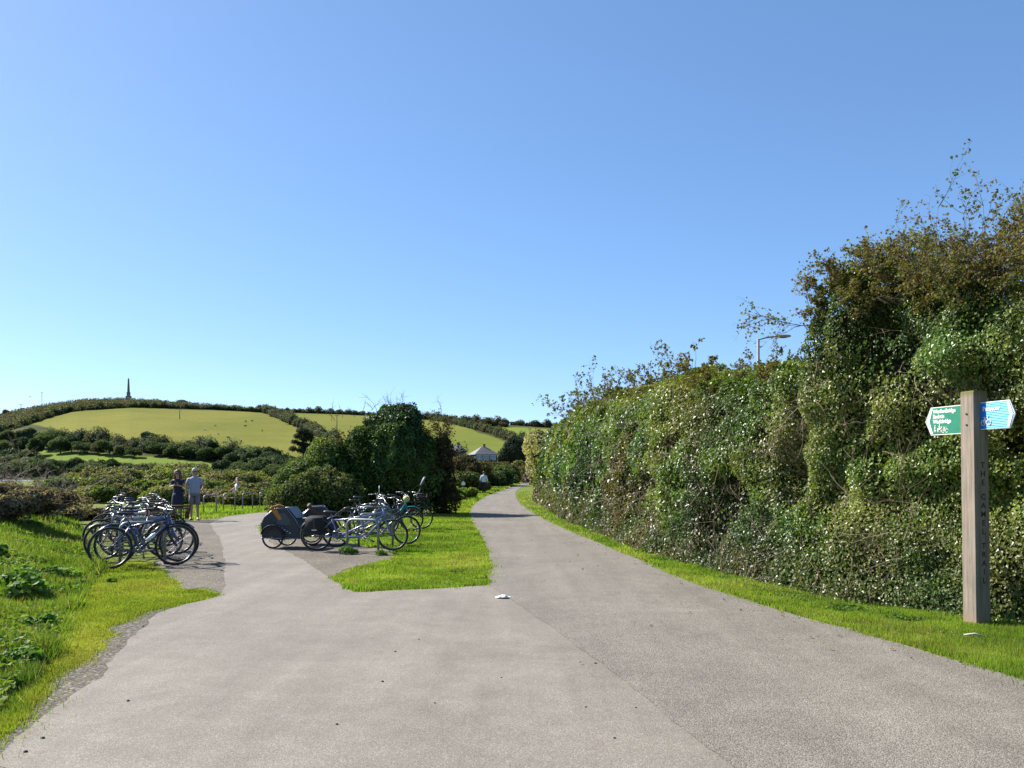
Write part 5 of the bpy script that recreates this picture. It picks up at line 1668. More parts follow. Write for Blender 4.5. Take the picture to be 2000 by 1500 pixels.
def skin_mesh(verts, edges, name, mat, extra=None):
    me = bpy.data.meshes.new('tmp_skin')
    me.from_pydata([v[0] for v in verts], edges, [])
    ob = bpy.data.objects.new('tmp_skin', me)
    COL.objects.link(ob)
    ob.modifiers.new('Skin', 'SKIN')
    sm = ob.modifiers.new('Sub', 'SUBSURF')
    sm.levels = sm.render_levels = 2
    for i, v in enumerate(verts):
        sv_ = me.skin_vertices[0].data[i]
        r = v[1] if isinstance(v[1], tuple) else (v[1], v[1])
        sv_.radius = r
        sv_.use_root = (i == 0)
    dg = bpy.context.evaluated_depsgraph_get()
    dg.update()
    out = bpy.data.meshes.new_from_object(ob.evaluated_get(dg))
    bpy.data.objects.remove(ob)
    if extra is not None:
        bm = bmesh.new()
        bm.from_mesh(out)
        tmp = extra.mesh('tmp', mat)
        bm.from_mesh(tmp)
        bm.to_mesh(out)
        bm.free()
    out.name = name
    out.materials.clear()
    out.materials.append(mat)
    out.polygons.foreach_set('use_smooth', [True] * len(out.polygons))
    return out

def ell(cx, cy, z, rx, ry, n=14):
    return [(cx + rx * math.cos(2 * PI * j / n), cy + ry * math.sin(2 * PI * j / n), z) for j in range(n)]

def person(loc, rz, label, J, shirt, lower, hair, lower_kind='shorts', sleeve=.55, shoe=M_SHOE, glasses=False, hair_long=False, scale=1.0, female=False, group=None, hold=None):
    """J: joints for elbow/wrist/hand/knee/ankle (left l, right r), facing -y"""
    o = empty('person', loc, rz, label, 'person', group)
    o.scale = (scale,) * 3
    V = Vector
    sw = .165 if female else .19
    pz = J.get('pelvis', (0, 0, .94))
    P = V(pz)
    up = J.get('lean', V((0, 0, 1)))
    vs = [(P, (.14, .10)), (P + up * .20, (.12, .085)), (P + up * .40, (.15, .095)), (P + up * .52, (.07, .06)), (P + up * .60, (.05, .052)), (P + up * .66 + V((0, -.015, 0)), (.066, .080)), (P + up * .73 + V((0, -.015, 0)), (.074, .092)), (P + up * .80 + V((0, -.01, 0)), (.052, .062)),
          (P + up * .675 + V((0, -.115, 0)), (.012, .016))]
    es = [(0, 1), (1, 2), (2, 3), (3, 4), (4, 5), (5, 6), (6, 7), (5, 8)]
    hands = MB()
    for sgn, k in ((1, 'l'), (-1, 'r')):
        sh = P + up * .485 + V((sgn * sw, 0, 0))
        el, wr = V(J['el' + k]), V(J['wr' + k])
        hd = wr + (V(J['hd' + k]) - wr).normalized() * .075
        i = len(vs)
        vs += [(sh, .052), (el, .038), (wr, .026), (hd, (.036, .020))]
        es += [(2, i), (i, i + 1), (i + 1, i + 2), (i + 2, i + 3)]
        d = (hd - wr).normalized()
        side = d.cross(V((0, 1, .3))).normalized()
        nrm = d.cross(side).normalized()
        for q, (off, ln) in enumerate(((-.028, .060), (-.010, .072), (.009, .068), (.026, .054))):
            a = hd + side * off
            hands.tube([a - d * .02, a + d * ln * .5 + nrm * .006, a + d * ln * .9 + nrm * .022], [.0095, .0085, .006], 6)
        th = wr + d * .03 - side * .03
        hands.tube([th, th + d * .03 - side * .025, th + d * .06 - side * .03 + nrm * .01], [.012, .010, .007], 6)
        hp, kn, an = P + V((sgn * .09, 0, -.03)), V(J['kn' + k]), V(J['an' + k])
        toe = V(J.get('to' + k, tuple(an + V((sgn * .03, -.16, -.06)))))
        i = len(vs)
        vs += [(hp, (.085, .085)), (hp.lerp(kn, .5), (.075, .075)), (kn, (.052, .055)), (kn.lerp(an, .35), (.053, .055)), (an, (.035, .038)), (toe, (.035, .025))]
        es += [(0, i), (i, i + 1), (i + 1, i + 2), (i + 2, i + 3), (i + 3, i + 4), (i + 4, i + 5)]
        # shoe
        mb = MB()
        f = (toe - an); f.z = 0; f.normalize(); s2 = V((-f.y, f.x, 0))
        g = an + V((0, 0, -.075))
        rings = []
        for t, w, hh in ((-.06, .02, .04), (-.05, .036, .07), (.02, .042, .085), (.10, .046, .06), (.17, .042, .045), (.20, .02, .03)):
            rings.append([tuple(g + f * t + s2 * w * math.cos(2 * PI * j / 10) + V((0, 0, hh / 2 - .012 + hh / 2 * math.sin(2 * PI * j / 10)))) for j in range(10)])
        mb.loft(rings); mb.obj('shoe', shoe, o)
    link('body', skin_mesh(vs, es, 'body', M_SKIN, hands), o)
    # shirt
    mb = MB()
    def tor(t, rx, ry, dy=0):
        c = P + up * t; return ell(c.x, c.y + dy, c.z, rx, ry)
    if female: rows = [(-.04, .175, .135), (.06, .155, .12), (.18, .135, .108), (.32, .165, .13), (.42, .175, .12), (.49, .15, .095), (.535, .075, .07)]
    else: rows = [(-.05, .185, .135), (.06, .182, .135), (.2, .180, .130), (.34, .205, .130), (.44, .215, .118), (.50, .17, .095), (.55, .075, .07)]
    mb.loft([tor(*r_) for r_ in rows])
    for sgn, k in ((1, 'l'), (-1, 'r')):
        sh, el, wr = P + up * .475 + V((sgn * (sw - .03), 0, 0)), V(J['el' + k]), V(J['wr' + k])
        if sleeve <= 1: mb.tube([sh, sh.lerp(el, .3), sh.lerp(el, sleeve)], [.075, .070, .064], 9)
        else: mb.tube([sh, sh.lerp(el, .4), el, wr], [.075, .066, .052, .042], 9)
    mb.obj('shirt', shirt, o)
    if not female or lower_kind != 'skirt':
        mb = MB(); c = P + up * .535; mb.ring((c.x, c.y, c.z), .07, .012, 14, 5, axis='z'); mb.obj('collar', shirt, o)
    # lower clothes
    mb = MB()
    if lower_kind == 'skirt':
        mb.loft([ell(P.x, P.y, P.z + z, rx, ry) for z, rx, ry in ((.06, .16, .125), (-.05, .19, .145), (-.25, .205, .155), (-.46, .20, .15), (-.47, .18, .13))])
    else:
        mb.loft([ell(P.x, P.y, P.z + z, rx, ry) for z, rx, ry in ((.07, .17, .125), (-.04, .188, .138), (-.12, .175, .13))])
        for sgn, k in ((1, 'l'), (-1, 'r')):
            hp, kn, an = P + V((sgn * .085, 0, -.05)), V(J['kn' + k]), V(J['an' + k])
            if lower_kind == 'shorts': mb.tube([hp, hp.lerp(kn, .5), hp.lerp(kn, .92)], [.10, .094, .088], 10)
            else: mb.tube([hp, hp.lerp(kn, .5), kn, kn.lerp(an, .5), an + V((0, 0, .02))], [.10, .088, .070, .066, .058], 10)
    mb.obj({'skirt': 'skirt', 'shorts': 'shorts', 'trousers': 'trousers'}[lower_kind], lower, o)
    # hair
    hc = P + up * .735
    mb = MB()
    if hair_long:
        mb.ball((hc.x, hc.y + .025, hc.z + .035), (.098, .108, .10), 12, 8)
        for a in np.linspace(-.35, PI + .35, 13):
            x, y = math.cos(a) * .095, .02 + math.sin(a) * .085
            mb.tube([(hc.x + x * .7, hc.y + y * .8, hc.z + .08), (hc.x + x, hc.y + y, hc.z - .04), (hc.x + x * 1.15, hc.y + y * 1.1, hc.z - .16), (hc.x + x * 1.05 + random.gauss(0, .01), hc.y + y, hc.z - .26)], [.035, .036, .032, .014], 6)
    else:
        mb.ball((hc.x, hc.y + .018, hc.z + .035), (.086, .102, .086), 12, 8)
    mb.obj('hair', hair, o)
    if glasses:
        mb = MB()
        for s in (-1, 1):
            mb.ball((hc.x + s * .034, hc.y - .103, hc.z - .012), (.028, .010, .020), 8, 6)
            mb.tube([(hc.x + s * .06, hc.y - .095, hc.z - .008), (hc.x + s * .082, hc.y + .01, hc.z - .008)], .004, 4)
        mb.tube([(hc.x - .02, hc.y - .108, hc.z - .008), (hc.x + .02, hc.y - .108, hc.z - .008)], .004, 4)
        mb.obj('sunglasses', M_LENS, o)
    else:
        mb = MB()
        for s in (-1, 1): mb.ball((hc.x + s * .032, hc.y - .094, hc.z - .012), (.012, .006, .007), 6, 5)
        mb.obj('eyes', M_LENS, o)
    mb = MB(); mb.tube([(hc.x - .024, hc.y - .094, hc.z - .088), (hc.x, hc.y - .102, hc.z - .089), (hc.x + .024, hc.y - .094, hc.z - .088)], .0055, 5); mb.obj('mouth', M_LIP, o)
    for s in (-1, 1):
        mb = MB(); mb.ball((hc.x + s * .080, hc.y + .005, hc.z - .02), (.012, .022, .032), 7, 6); mb.obj('ear', M_SKIN, o)
    return o
M_LIP = plain('lips', (0.30, 0.12, 0.10), .5)
STAND = dict(knl=(.10, -.015, .50), knr=(-.10, -.015, .50), anl=(.10, .02, .085), anr=(-.11, .02, .085))

a = gp(347, 1018)
J = dict(STAND, ell=(.24, -.06, 1.17), elr=(-.24, -.06, 1.17), wrl=(.06, -.22, 1.22), wrr=(-.07, -.22, 1.21), hdl=(.0, -.26, 1.28), hdr=(-.01, -.26, 1.27), pelvis=(0, 0, .90), knl=(.09, -.01, .48), knr=(-.09, -.02, .48))
w = person((a[0], a[1], .006), R(8), 'woman with auburn hair and sunglasses in a navy dress holding a phone', J, M_NAVYC, M_NAVYC, M_HAIR_R, 'skirt', .5, glasses=True, hair_long=True, female=True, scale=.985)
mb = MB(); mb.box((0, -.29, 1.30), (.075, .012, .14)); ph = mb.obj('phone', M_BLACK); ph.location = w.location; ph.rotation_euler = w.rotation_euler
tag(ph, 'black phone held in both hands by the woman in the navy dress', 'phone')
a = gp(380, 1016.5)
J = dict(STAND, ell=(.30, .08, 1.16), elr=(-.28, .03, 1.14), wrl=(.20, .02, .98), wrr=(-.27, -.04, .90), hdl=(.13, -.02, .96), hdr=(-.265, -.08, .80))
person((a[0], a[1], .006), R(14), 'man in a grey blue polo shirt and grey shorts with sunglasses, hand on hip', J, M_POLO, M_SHORTS, M_HAIR_G, 'shorts', .62, glasses=True, scale=1.0)
# seated person on a bench beyond the hoops
Yb = 44.0
bx = (461 - 1000) / F * Yb
o = empty('bench', (bx - .2, Yb, 0), R(8), 'low wooden bench beyond the steel hoops with a person sitting on it', 'bench')
M_PLANK = plain('weathered_plank', (0.30, 0.26, 0.22), .85, var=.2, scale=6)
for y in (-.15, 0, .15):
    mb = MB(); mb.box((0, y, .44), (1.8, .135, .04)); mb.obj('seat_plank', M_PLANK, o)
for x in (-.7, .7):
    mb = MB(); mb.box((x, 0, .21), (.10, .36, .42)); mb.obj('leg', M_PLANK, o)
J = dict(pelvis=(0, 0, .56), ell=(.30, -.12, 1.10), elr=(-.24, -.12, .86), wrl=(.14, -.10, 1.30), wrr=(-.14, -.34, .74), hdl=(.08, -.06, 1.36), hdr=(-.12, -.42, .70), knl=(.12, -.46, .52), knr=(-.10, -.46, .52), anl=(.12, -.50, .085), anr=(-.10, -.50, .085), tol=(.12, -.66, .02), tor=(-.1, -.66, .02), lean=Vector((0, -.06, .998)))
person((bx + .1, Yb + .02, 0), R(-55), 'seated person with sandy hair in a white top, hand raised to the head', J, M_WHITEC, M_DARKC, M_HAIR_B, 'trousers', .5, female=True)
# walkers on the path
a = gp(945, 965)
J = dict(STAND, ell=(.27, .03, 1.15), elr=(-.27, .05, 1.15), wrl=(.27, -.08, .93), wrr=(-.26, .0, .92), hdl=(.27, -.12, .84), hdr=(-.26, -.03, .83), knl=(.09, -.14, .50), anl=(.09, -.12, .085), knr=(-.09, .03, .49), anr=(-.09, .20, .10))
wk = person((a[0], a[1], .016), R(176), 'walker seen from behind in a pale blue shirt and dark shorts on the path', J, M_SHIRTW, M_DARKC, M_HAIR_D, 'trousers', 1.2)
o = empty('shoulder_bag', wk.location, R(176), 'dark shoulder bag hanging at the left side of the walker in the pale shirt', 'bag')
mb = MB()
mb.loft([[(.21 + x0, -.12 * g, z), (.30 + x0, -.12 * g, z), (.30 + x0, .12 * g, z), (.21 + x0, .12 * g, z)] for z, g, x0 in ((.72, .8, .0), (.75, 1, .005), (.95, 1, .005), (.99, .8, 0))])
mb.obj('bag_body', M_FABBLK, o)
mb = MB(); mb.tube([(.26, -.02, .98), (.20, -.125, 1.22), (-.06, -.12, 1.44), (-.12, .0, 1.50), (-.05, .11, 1.42), (.17, .13, 1.2), (.26, .06, .98)], .012, 5); mb.obj('bag_strap', M_FABBLK, o)
# a cyclist and a walker far along the path
Yc = 132
cx = (1026.5 - 1000) / F * Yc
cb = bicycle((cx, Yc, .02), R(-97), 'distant bicycle ridden towards the camera at the path bend', None, P_BLK)
J = dict(pelvis=(0, .29, .96), ell=(.27, -.14, 1.20), elr=(-.27, -.14, 1.20), wrl=(.27, -.33, 1.03), wrr=(-.27, -.33, 1.03), hdl=(.27, -.42, 1.0), hdr=(-.27, -.42, 1.0), knl=(.10, -.08, .76), knr=(-.10, -.12, .62), anl=(.11, .10, .40), anr=(-.11, .04, .22), lean=Vector((0, -.34, .94)))
person((cx, Yc, .03), R(-7), 'distant cyclist in brown clothes riding at the path bend', J, M_BROWNC, M_BROWNC, M_HAIR_G, 'trousers', 1.2)
J = dict(STAND, ell=(.26, .03, 1.15), elr=(-.26, .03, 1.15), wrl=(.26, -.05, .92), wrr=(-.26, -.05, .92), hdl=(.26, -.08, .83), hdr=(-.26, -.08, .83))
person(((1036 - 1000) / F * 118, 118, .016), 0, 'distant walker in dark clothes close to the hedge at the path bend', J, M_BROWNC, M_DARKC, M_HAIR_D, 'trousers', 1.2)

# ------------------------------------------------------------------ things along the far path
o = empty('stone_parapet', (0, 0, 0), 0, 'pale stone bridge parapet curving above the far end of the path', 'wall')
Yp = 178
pp = [at(978, 914, Yp), at(988, 911, Yp), at(1000, 906.5, Yp), at(1012, 904, Yp + 2), at(1032, 903, Yp + 6)]
M_PARA = plain('pale_stone', (0.36, 0.33, 0.28), .9, var=.2, scale=1.5)
L = smooth_line(pp, 1.2)
mb = MB()
mb.loft([[(p[0], p[1] - .25, -.2), (p[0], p[1] - .25, p[2] - .2), (p[0], p[1] + .25, p[2] - .2), (p[0], p[1] + .25, -.2)] for p in L])
mb.obj('wall_body', plain('rubble_stone', (0.16, 0.145, 0.12), .95, var=.3, scale=1.5), o)
for i in range(len(L) - 1):
    A, B = Vector(L[i]), Vector(L[i + 1])
    m_ = (A + B) / 2; d = B - A
    mb = MB(); mb.box((0, 0, 0), (d.length * .97, .7, .26))
    c = mb.obj('coping_stone', M_PARA, o, m_ + Vector((0, 0, -.05)))
    c.rotation_euler = d.to_track_quat('X', 'Z').to_euler()
Y = 140
o = empty('marker_post', ((993 - 1000) / F * Y, Y, 0), 0, 'slim white marker post beside the far bend of the path', 'post')
mb = MB(); mb.tube([(0, 0, -.1), (0, 0, 1.55)], .085, 8); mb.obj('post', M_WHITE, o)
mb = MB(); mb.tube([(0, 0, 1.55), (0, 0, 1.62)], [.09, .05], 8); mb.obj('post_cap', M_WHITE, o)
Y = 66
o = empty('small_sign', ((905 - 1000) / F * Y, Y, 0), R(5), 'small white notice on a short post among the weeds left of the path', 'sign')
mb = MB(); mb.tube([(0, 0, -.1), (0, 0, 1.0)], .03, 6); mb.obj('post', M_POLE, o)
mb = MB(); mb.prism([(-.13, .72), (.13, .72), (.15, .90), (0, 1.04), (-.15, .90)], -.05, -.032); mb.obj('notice_board', M_WHITE, o)

# street lamp behind the hedge
M_LAMP = plain('grey_lamp_paint', (0.17, 0.18, 0.19), .6)
Y = 30
b = at(1481, 662, Y)
o = empty('street_lamp', (b[0], Y, 0), 0, 'grey street lamp with a horizontal arm rising behind the hedge', 'street lamp')
mb = MB(); mb.tube([(0, 0, -.2), (0, 0, 3), (0, 0, b[2])], [.075, .06, .045], 10); mb.obj('post', M_LAMP, o)
mb = MB(); mb.tube([(0, 0, b[2] - .02), (.3, 0, b[2] + .05), (.62, 0, b[2] + .09)], .028, 8); mb.obj('arm', M_LAMP, o)
mb = MB()
mb.loft([[(x, w_ * math.cos(2 * PI * j / 10), b[2] + .10 + t * math.sin(2 * PI * j / 10)) for j in range(10)] for x, w_, t in ((.55, .03, .03), (.62, .08, .05), (.85, .10, .06), (1.05, .08, .05), (1.13, .02, .02))])
hd = mb.obj('lamp_head', plain('lamp_housing', (0.25, 0.26, 0.27), .5), o)
mb = MB(); mb.ball((.85, 0, b[2] + .055), (.16, .07, .03), 10, 6); mb.obj('lens', M_CLEAR, hd)

# ------------------------------------------------------------------ the wooden fingerpost
def wood_mat():
    m, ns, ls, b = new_mat('weathered_oak')
    tc = ns.new('ShaderNodeTexCoord').outputs['Object']
    mp = ns.new('ShaderNodeMapping')
    mp.inputs['Scale'].default_value = (34, 34, 1.6)
    ls.new(tc, mp.inputs['Vector'])
    gr = nz(ns, ls, mp.outputs[0], 1.0, 6, .65)
    r = ramp(ns, [(.25, (0.13, 0.107, 0.088)), (.5, (0.25, 0.208, 0.172)), (.75, (0.34, 0.29, 0.242))])
    ls.new(gr, r.inputs[0])
    bl = nz(ns, ls, tc, 3.0, 4)
    r2 = ramp(ns, [(.35, (.82, .84, .80)), (.7, (1.1, 1.06, 1.02))])
    ls.new(bl, r2.inputs[0])
    c = mixc(ns, ls, 1.0, r.outputs[0], r2.outputs[0], 'MULTIPLY')
    # reddish stain at the foot, green algae at the top
    sx = ns.new('ShaderNodeSeparateXYZ')
    ls.new(tc, sx.inputs[0])
    foot = ramp(ns, [(0.0, (.75, .75, .75)), (0.16, (0, 0, 0))])
    ls.new(sx.outputs[2], foot.inputs[0])
    c = mixc(ns, ls, foot.outputs[0], c, (0.30, 0.185, 0.11))
    mr = ns.new('ShaderNodeMapRange')
    mr.inputs[1].default_value = 2.40; mr.inputs[2].default_value = 2.465
    ls.new(sx.outputs[2], mr.inputs[0])
    c = mixc(ns, ls, mr.outputs[0], c, (0.13, 0.135, 0.04))
    ls.new(c, b.inputs['Base Color'])
    b.inputs['Roughness'].default_value = .9
    b.inputs['Specular IOR Level'].default_value = .15
    bp = ns.new('ShaderNodeBump')
    bp.inputs['Strength'].default_value = .5
    bp.inputs['Distance'].default_value = .006
    ls.new(gr, bp.inputs['Height'])
    ls.new(bp.outputs[0], b.inputs['Normal'])
    return m
M_OAK = wood_mat()
px_, py_ = gp(1908, 1221)
PA = R(17)                                       # the post stands cornerwise to the camera
fp = empty('fingerpost', (px_, py_, 0), 0, 'square weathered wooden fingerpost with carved lettering and two pointing signs by the hedge', 'signpost')
fp.rotation_euler = (0, R(-.8), 0)
hs = .093
mb = MB()
mb.loft([[(sx * q, sy * q, z) for sx, sy in ((-1, -1), (1, -1), (1, 1), (-1, 1))] for z, q in ((-.3, hs), (1.2, hs), (2.458, hs * .985), (2.47, hs * .93))])
for i in range(len(mb.s)): mb.s[i] = False
post = mb.obj('post', M_OAK, fp, (0, 0, 0), (0, 0, PA), bevel=.006)

def text_mesh(body, size, name, mat, bold=.0, ext=.0015, spacing=1.0, line=1.0, align='LEFT', shear=0):
    cu = bpy.data.curves.new('txt', 'FONT')
    cu.body = body; cu.size = size; cu.extrude = ext; cu.offset = bold
    cu.align_x = align; cu.align_y = 'CENTER'; cu.space_character = spacing; cu.space_line = line
    cu.resolution_u = 3
    ob = bpy.data.objects.new('txt', cu)
    COL.objects.link(ob)
    dg = bpy.context.evaluated_depsgraph_get(); dg.update()
    me = bpy.data.meshes.new_from_object(ob.evaluated_get(dg))
    bpy.data.objects.remove(ob)
    me.name = name
    me.materials.clear(); me.materials.append(mat)
    return me
M_CARVE = plain('dark_carved_wood', (0.035, 0.028, 0.022), .95)
# carved lettering, reading downwards on the right-hand face
txt = 'THE CAMEL TRAIL'
z = 1.685
for ch in txt:
    if ch == ' ':
        z -= .060; continue
    me = text_mesh(ch, .084, 'carved_letter', M_CARVE, .0015, .001, align='CENTER')
    link('carved_letter', me, post, (0.012, -hs * .995 - .0012, z), (R(90), 0, 0))
    z -= .0905
# bolts on the left-hand face
for zz in (2.23, 2.115):
    mb = MB(); mb.tube([(0, 0, 0), (-.008, 0, 0)], .011, 10); mb.obj('bolt', M_BLACK, post, (-hs * .985, .005, zz))

SD = Vector((.292, -.956, 0)).normalized()          # direction of the blades of the sign
sang = math.atan2(SD.y, SD.x)
def sheeting(name, col, rough, ridge, spec=.5, coat=0):
    m, ns, ls, b = new_mat(name)
    tc = ns.new('ShaderNodeTexCoord').outputs['Object']
    n = nz(ns, ls, tc, 22, 4)
    r = ramp(ns, [(.3, tuple(c * .9 for c in col)), (.7, tuple(min(1, c * 1.1) for c in col))])
    ls.new(n, r.inputs[0]); ls.new(r.outputs[0], b.inputs['Base Color'])
    b.inputs['Roughness'].default_value = rough
    b.inputs['Specular IOR Level'].default_value = spec
    b.inputs['Coat Weight'].default_value = coat
    b.inputs['Coat Roughness'].default_value = .2
    return m
M_GRN = sheeting('green_sign_sheeting', (0.016, 0.185, 0.112), .6, 0, .3)
M_BLU = sheeting('blue_reflective_sheeting', (0.018, 0.20, 0.60), .40, 0, .7, 0)
M_BLU.node_tree.nodes['Principled BSDF'].inputs['Specular Tint'].default_value = (0.35, 0.9, 1.0, 1)  # colours the sun glare off the ridged panel cyan
M_CRM = sheeting('cream_sign_print', (0.80, 0.82, 0.70), .55, 0, .3)
M_WHP = sheeting('white_sign_print', (0.80, 0.82, 0.85), .34, 0, .8, .3)

# each blade: local x runs to the tip, visible face at -y
def arrow(L, H, n_in, inset=0.0):
    tip = L * .12
    return [(0 + inset, -H / 2 + inset), (L - tip - inset * .35, -H / 2 + inset), (L - inset * 1.05, 0), (L - tip - inset * .35, H / 2 - inset), (0 + inset, H / 2 - inset)]
def pictos(parent, mat, x0, sgn, z0, s, kinds, yf):
    """white pictograms: walker, rider, bicycle; sgn -1 mirrors x"""
    def T(x, z): return (x0 + sgn * x * s, yf, z0 + z * s)
    def stroke(mb, pts, r):
        mb.tube([T(*p) for p in pts], r * s, 5)
    x = 0
    for k in kinds:
        mb = MB()
        if k == 'walk':
            mb.ball(T(x, 1.0), (.09 * s, .003, .09 * s), 8, 6)
            stroke(mb, [(x, .86), (x, .48)], .085); stroke(mb, [(x, .5), (x - .17, .0)], .06); stroke(mb, [(x, .5), (x + .12, .28), (x + .16, 0)], .06); stroke(mb, [(x, .8), (x + .2, .55)], .045); stroke(mb, [(x, .8), (x - .16, .5)], .045)
            nm, w_ = 'walker_symbol', .62
        elif k == 'ride':
            x += .2
            stroke(mb, [(x - .3, .5), (x, .46), (x + .25, .5)], .13); stroke(mb, [(x + .25, .5), (x + .38, .78), (x + .5, .72)], .07)
            for dx in (-.32, -.22, .18, .3): stroke(mb, [(x + dx, .45), (x + dx * 1.15, .0)], .038)
            stroke(mb, [(x - .38, .52), (x - .48, .25)], .035)
            stroke(mb, [(x - .02, .98), (x - .02, .55)], .08); mb.ball(T(x, 1.12), (.085 * s, .003, .085 * s), 8, 6); stroke(mb, [(x, .85), (x + .22, .7)], .04)
            nm, w_ = 'rider_symbol', .80
        else:
            x += .12
            for dx in (-.28, .34):
                ring = [(x + dx + .24 * math.cos(2 * PI * j / 18), .24 + .24 * math.sin(2 * PI * j / 18)) for j in range(18)]
                mb.tube([T(*p) for p in ring], .035 * s, 4, closed=True)
            stroke(mb, [(x - .28, .24), (x - .12, .6), (x + .24, .6), (x + .0, .24), (x - .28, .24)], .034); stroke(mb, [(x + .0, .24), (x - .14, .72)], .034); stroke(mb, [(x - .24, .73), (x - .04, .73)], .035); stroke(mb, [(x + .34, .24), (x + .2, .78), (x + .36, .8)], .034)
            nm, w_ = 'bicycle_symbol', .9
        mb.obj(nm, mat, parent)
        x += w_
# green blade points away along the trail
GL, GH = .68, .31
gz = 2.185
blade = empty('green_sign_blade', (0, 0, gz), parent=fp)
blade.rotation_euler = (R(0), R(0), sang + PI)
mb = MB(); mb.prism(arrow(GL, GH, 0), -.006, .006)
gpanel = mb.mesh('green_sign_blade', M_CRM)
bpy.data.objects.remove(blade)
blade = link('green_sign_blade', gpanel, fp, (0, 0, gz), (0, 0, sang + PI))
blade['label'] = 'green pointing sign blade with cream lettering and border'
# its visible face is local +y after the half turn
YF = .0065
mb = MB(); mb.prism(arrow(GL, GH, 0, .008), .0055, .0072); mb.obj('green_panel', M_GRN, blade)
tip = GL * .12
mb = MB()
mb.prism([(GL - tip - .030, -GH / 2 + .016), (GL - tip - .002, -GH / 2 + .016), (GL - .022, 0), (GL - tip - .002, GH / 2 - .016), (GL - tip - .030, GH / 2 - .016), (GL - .062, 0)], .0070, .0084)
mb.obj('arrow_band', M_CRM, blade)
for i, t in enumerate(('Wenfordbridge', 'Bodmin', 'Wadebridge')):
    me = text_mesh(t, .060, 'lettering', M_CRM, .0014, .0008, .86)
    x_r = .565
    link('lettering', me, blade, (x_r, .0080, .105 - i * .056), (R(90), 0, R(180)))
pictos(blade, M_CRM, .535, -1, -.132, .082, ('walk', 'ride', 'bike'), .0084)
# blue blade points towards the camera side
BL, BH = .52, .285
bz = 2.20
mb = MB(); mb.prism(arrow(BL, BH, 0), -.006, .006)
blade = link('blue_sign_blade', mb.mesh('blue_sign_blade', M_WHP), fp, (0, 0, bz), (0, 0, sang))
blade['label'] = 'blue pointing sign blade with white lettering and border'
# reflective panel shaped into shallow ridges, tilted to throw sun glare back
mb = MB()
out = arrow(BL, BH, 0, .008)
n = 66
zs = np.linspace(-BH / 2 + .008, BH / 2 - .008, n)
tipx = lambda z_: BL - .008 - (abs(z_) / (BH / 2)) * BL * .12
vs, fs = [], []
for i, z_ in enumerate(zs):
    ridge = .0018 * math.cos(i * PI / 2.0) 
    y = -.0093 - ridge
    vs += [(.008, y, z_), (tipx(z_), y, z_), (.008, -.0055, z_), (tipx(z_), -.0055, z_)]
for i in range(n - 1):
    a, b = i * 4, (i + 1) * 4
    fs += [(a, a + 1, b + 1, b), (a + 1, a + 3, b + 3, b + 1), (a, b, b + 2, a + 2)]
fs += [(0, 2, 3, 1), (4 * n - 4, 4 * n - 3, 4 * n - 1, 4 * n - 2)]
mb.add(vs, fs)
mb.obj('blue_panel', M_BLU, blade)
tip = BL * .12
mb = MB()
mb.prism([(BL - tip - .030, -BH / 2 + .016), (BL - tip - .002, -BH / 2 + .016), (BL - .022, 0), (BL - tip - .002, BH / 2 - .016), (BL - tip - .030, BH / 2 - .016), (BL - .062, 0)], -.0128, -.0118)
mb.obj('arrow_band', M_WHP, blade)
me = text_mesh('Padstow', .066, 'lettering', M_WHP, .001, .0008, .95)
link('lettering', me, blade, (.125, -.0122, .068), (R(90), 0, 0))
pictos(blade, M_WHP, .15, 1, -.10, .115, ('bike',), -.0125)

# litter and small stones
M_PAPER = plain('white_paper', (0.78, 0.78, 0.76), .8, var=.03)
def scrap(px, py, w_, d_, h_, label, z, cat, seed, mat):
    rr = random.Random(seed)
    n = 6
    vs = [((i / n - .5) * w_ + rr.gauss(0, w_ * .03), (j / n - .5) * d_ * (1 - abs(i / n - .5)), max(.002, h_ * rr.random() * (1 - abs(i / n - .5) * 1.6))) for i in range(n + 1) for j in range(n + 1)]
    fs = [(i * (n + 1) + j, (i + 1) * (n + 1) + j, (i + 1) * (n + 1) + j + 1, i * (n + 1) + j + 1) for i in range(n) for j in range(n)]
    mb = MB(); mb.add(vs, fs)
    o = mb.obj('paper_scrap', mat)
    X, Y = gp(px, py)
    o.location = (X, Y, z)
    return tag(o, label, cat)
scrap(982, 1169.5, .185, .16, .045, 'crumpled white paper scrap lying on the tarmac below the island corner', .016, 'litter', 3, M_PAPER)
mb = MB()
X, Y = gp(1904, 1251)
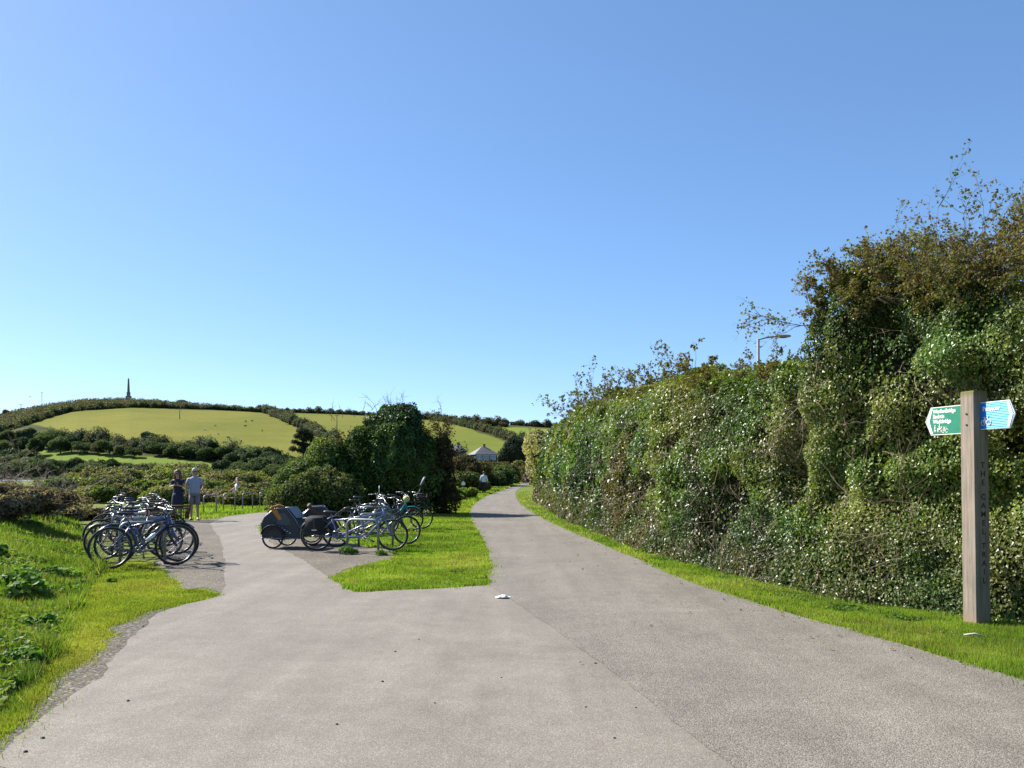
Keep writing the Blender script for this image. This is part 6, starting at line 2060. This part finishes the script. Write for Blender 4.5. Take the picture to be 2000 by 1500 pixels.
mb.tube([(-.09, .03, .04), (0, .0, .055), (.09, -.03, .03)], [.007, .011, .006], 6)
o = mb.obj('pale_stick', plain('bleached_stick', (0.50, 0.46, 0.38), .8), None, (X, Y, .01))
tag(o, 'pale bleached stick lying in the verge grass in front of the fingerpost', 'stick')
def stone_mesh(seed):
    rr = random.Random(seed)
    mb = MB(); mb.ball((0, 0, .3), (1, .8, .55), 7, 5)
    mb.v = [(x * rr.uniform(.8, 1.2), y * rr.uniform(.8, 1.2), z) for x, y, z in mb.v]
    return mb.mesh('pebble', M_PEB)
M_PEB = plain('dark_pebble', (0.05, 0.045, 0.04), .9)
pm_ = [stone_mesh(i) for i in range(3)]
peb = [(818, 1251), (772, 1275), (747, 1334), (849, 1376), (979, 1326), (658, 1418), (1144, 1384), (1242, 1385), (1200, 1445), (280, 1225), (250, 1372), (84, 1445), (50, 1472), (208, 1280), (1163, 1298)]
pebs = []
for i, (x, y) in enumerate(peb):
    o = link('pebble', pm_[i % 3])
    X, Y = gp(x, y)
    o.location = (X, Y, .010)
    k = random.uniform(.007, .013)
    o.scale = (k, k, k); o.rotation_euler = (0, 0, random.uniform(0, 6))
    pebs.append((x, o))
pebs.sort(key=lambda q: q[0])
for i, q in enumerate(pebs):
    n_ = len(pebs)
    tag(q[1], 'small dark pebble lying on the tarmac, ' + (ORDN[i] + ' from the left' if i < n_ / 2 else ORDN[n_ - 1 - i] + ' from the right'), 'pebble', 'small dark pebbles on the tarmac')
# tuft of weeds at the foot of the front hoop
X, Y = gp(678, 1083)
bush('leafy_weed', (X, Y, 0), [(0, 0, .05, .16, .14, .11), (.12, .02, .04, .12, .1, .08)], 500, .04, WEED, 'leafy weed tuft at the foot of the front steel hoop', 'weed', None, seed=1300, core_scale=0)
X, Y = gp(745, 1085)
bush('leafy_weed', (X, Y, 0), [(0, 0, .03, .12, .12, .07)], 300, .035, WEED, 'small weed tuft at the right foot of the front steel hoop', 'weed', None, seed=1301, core_scale=0)
bpy.context.view_layer.update()
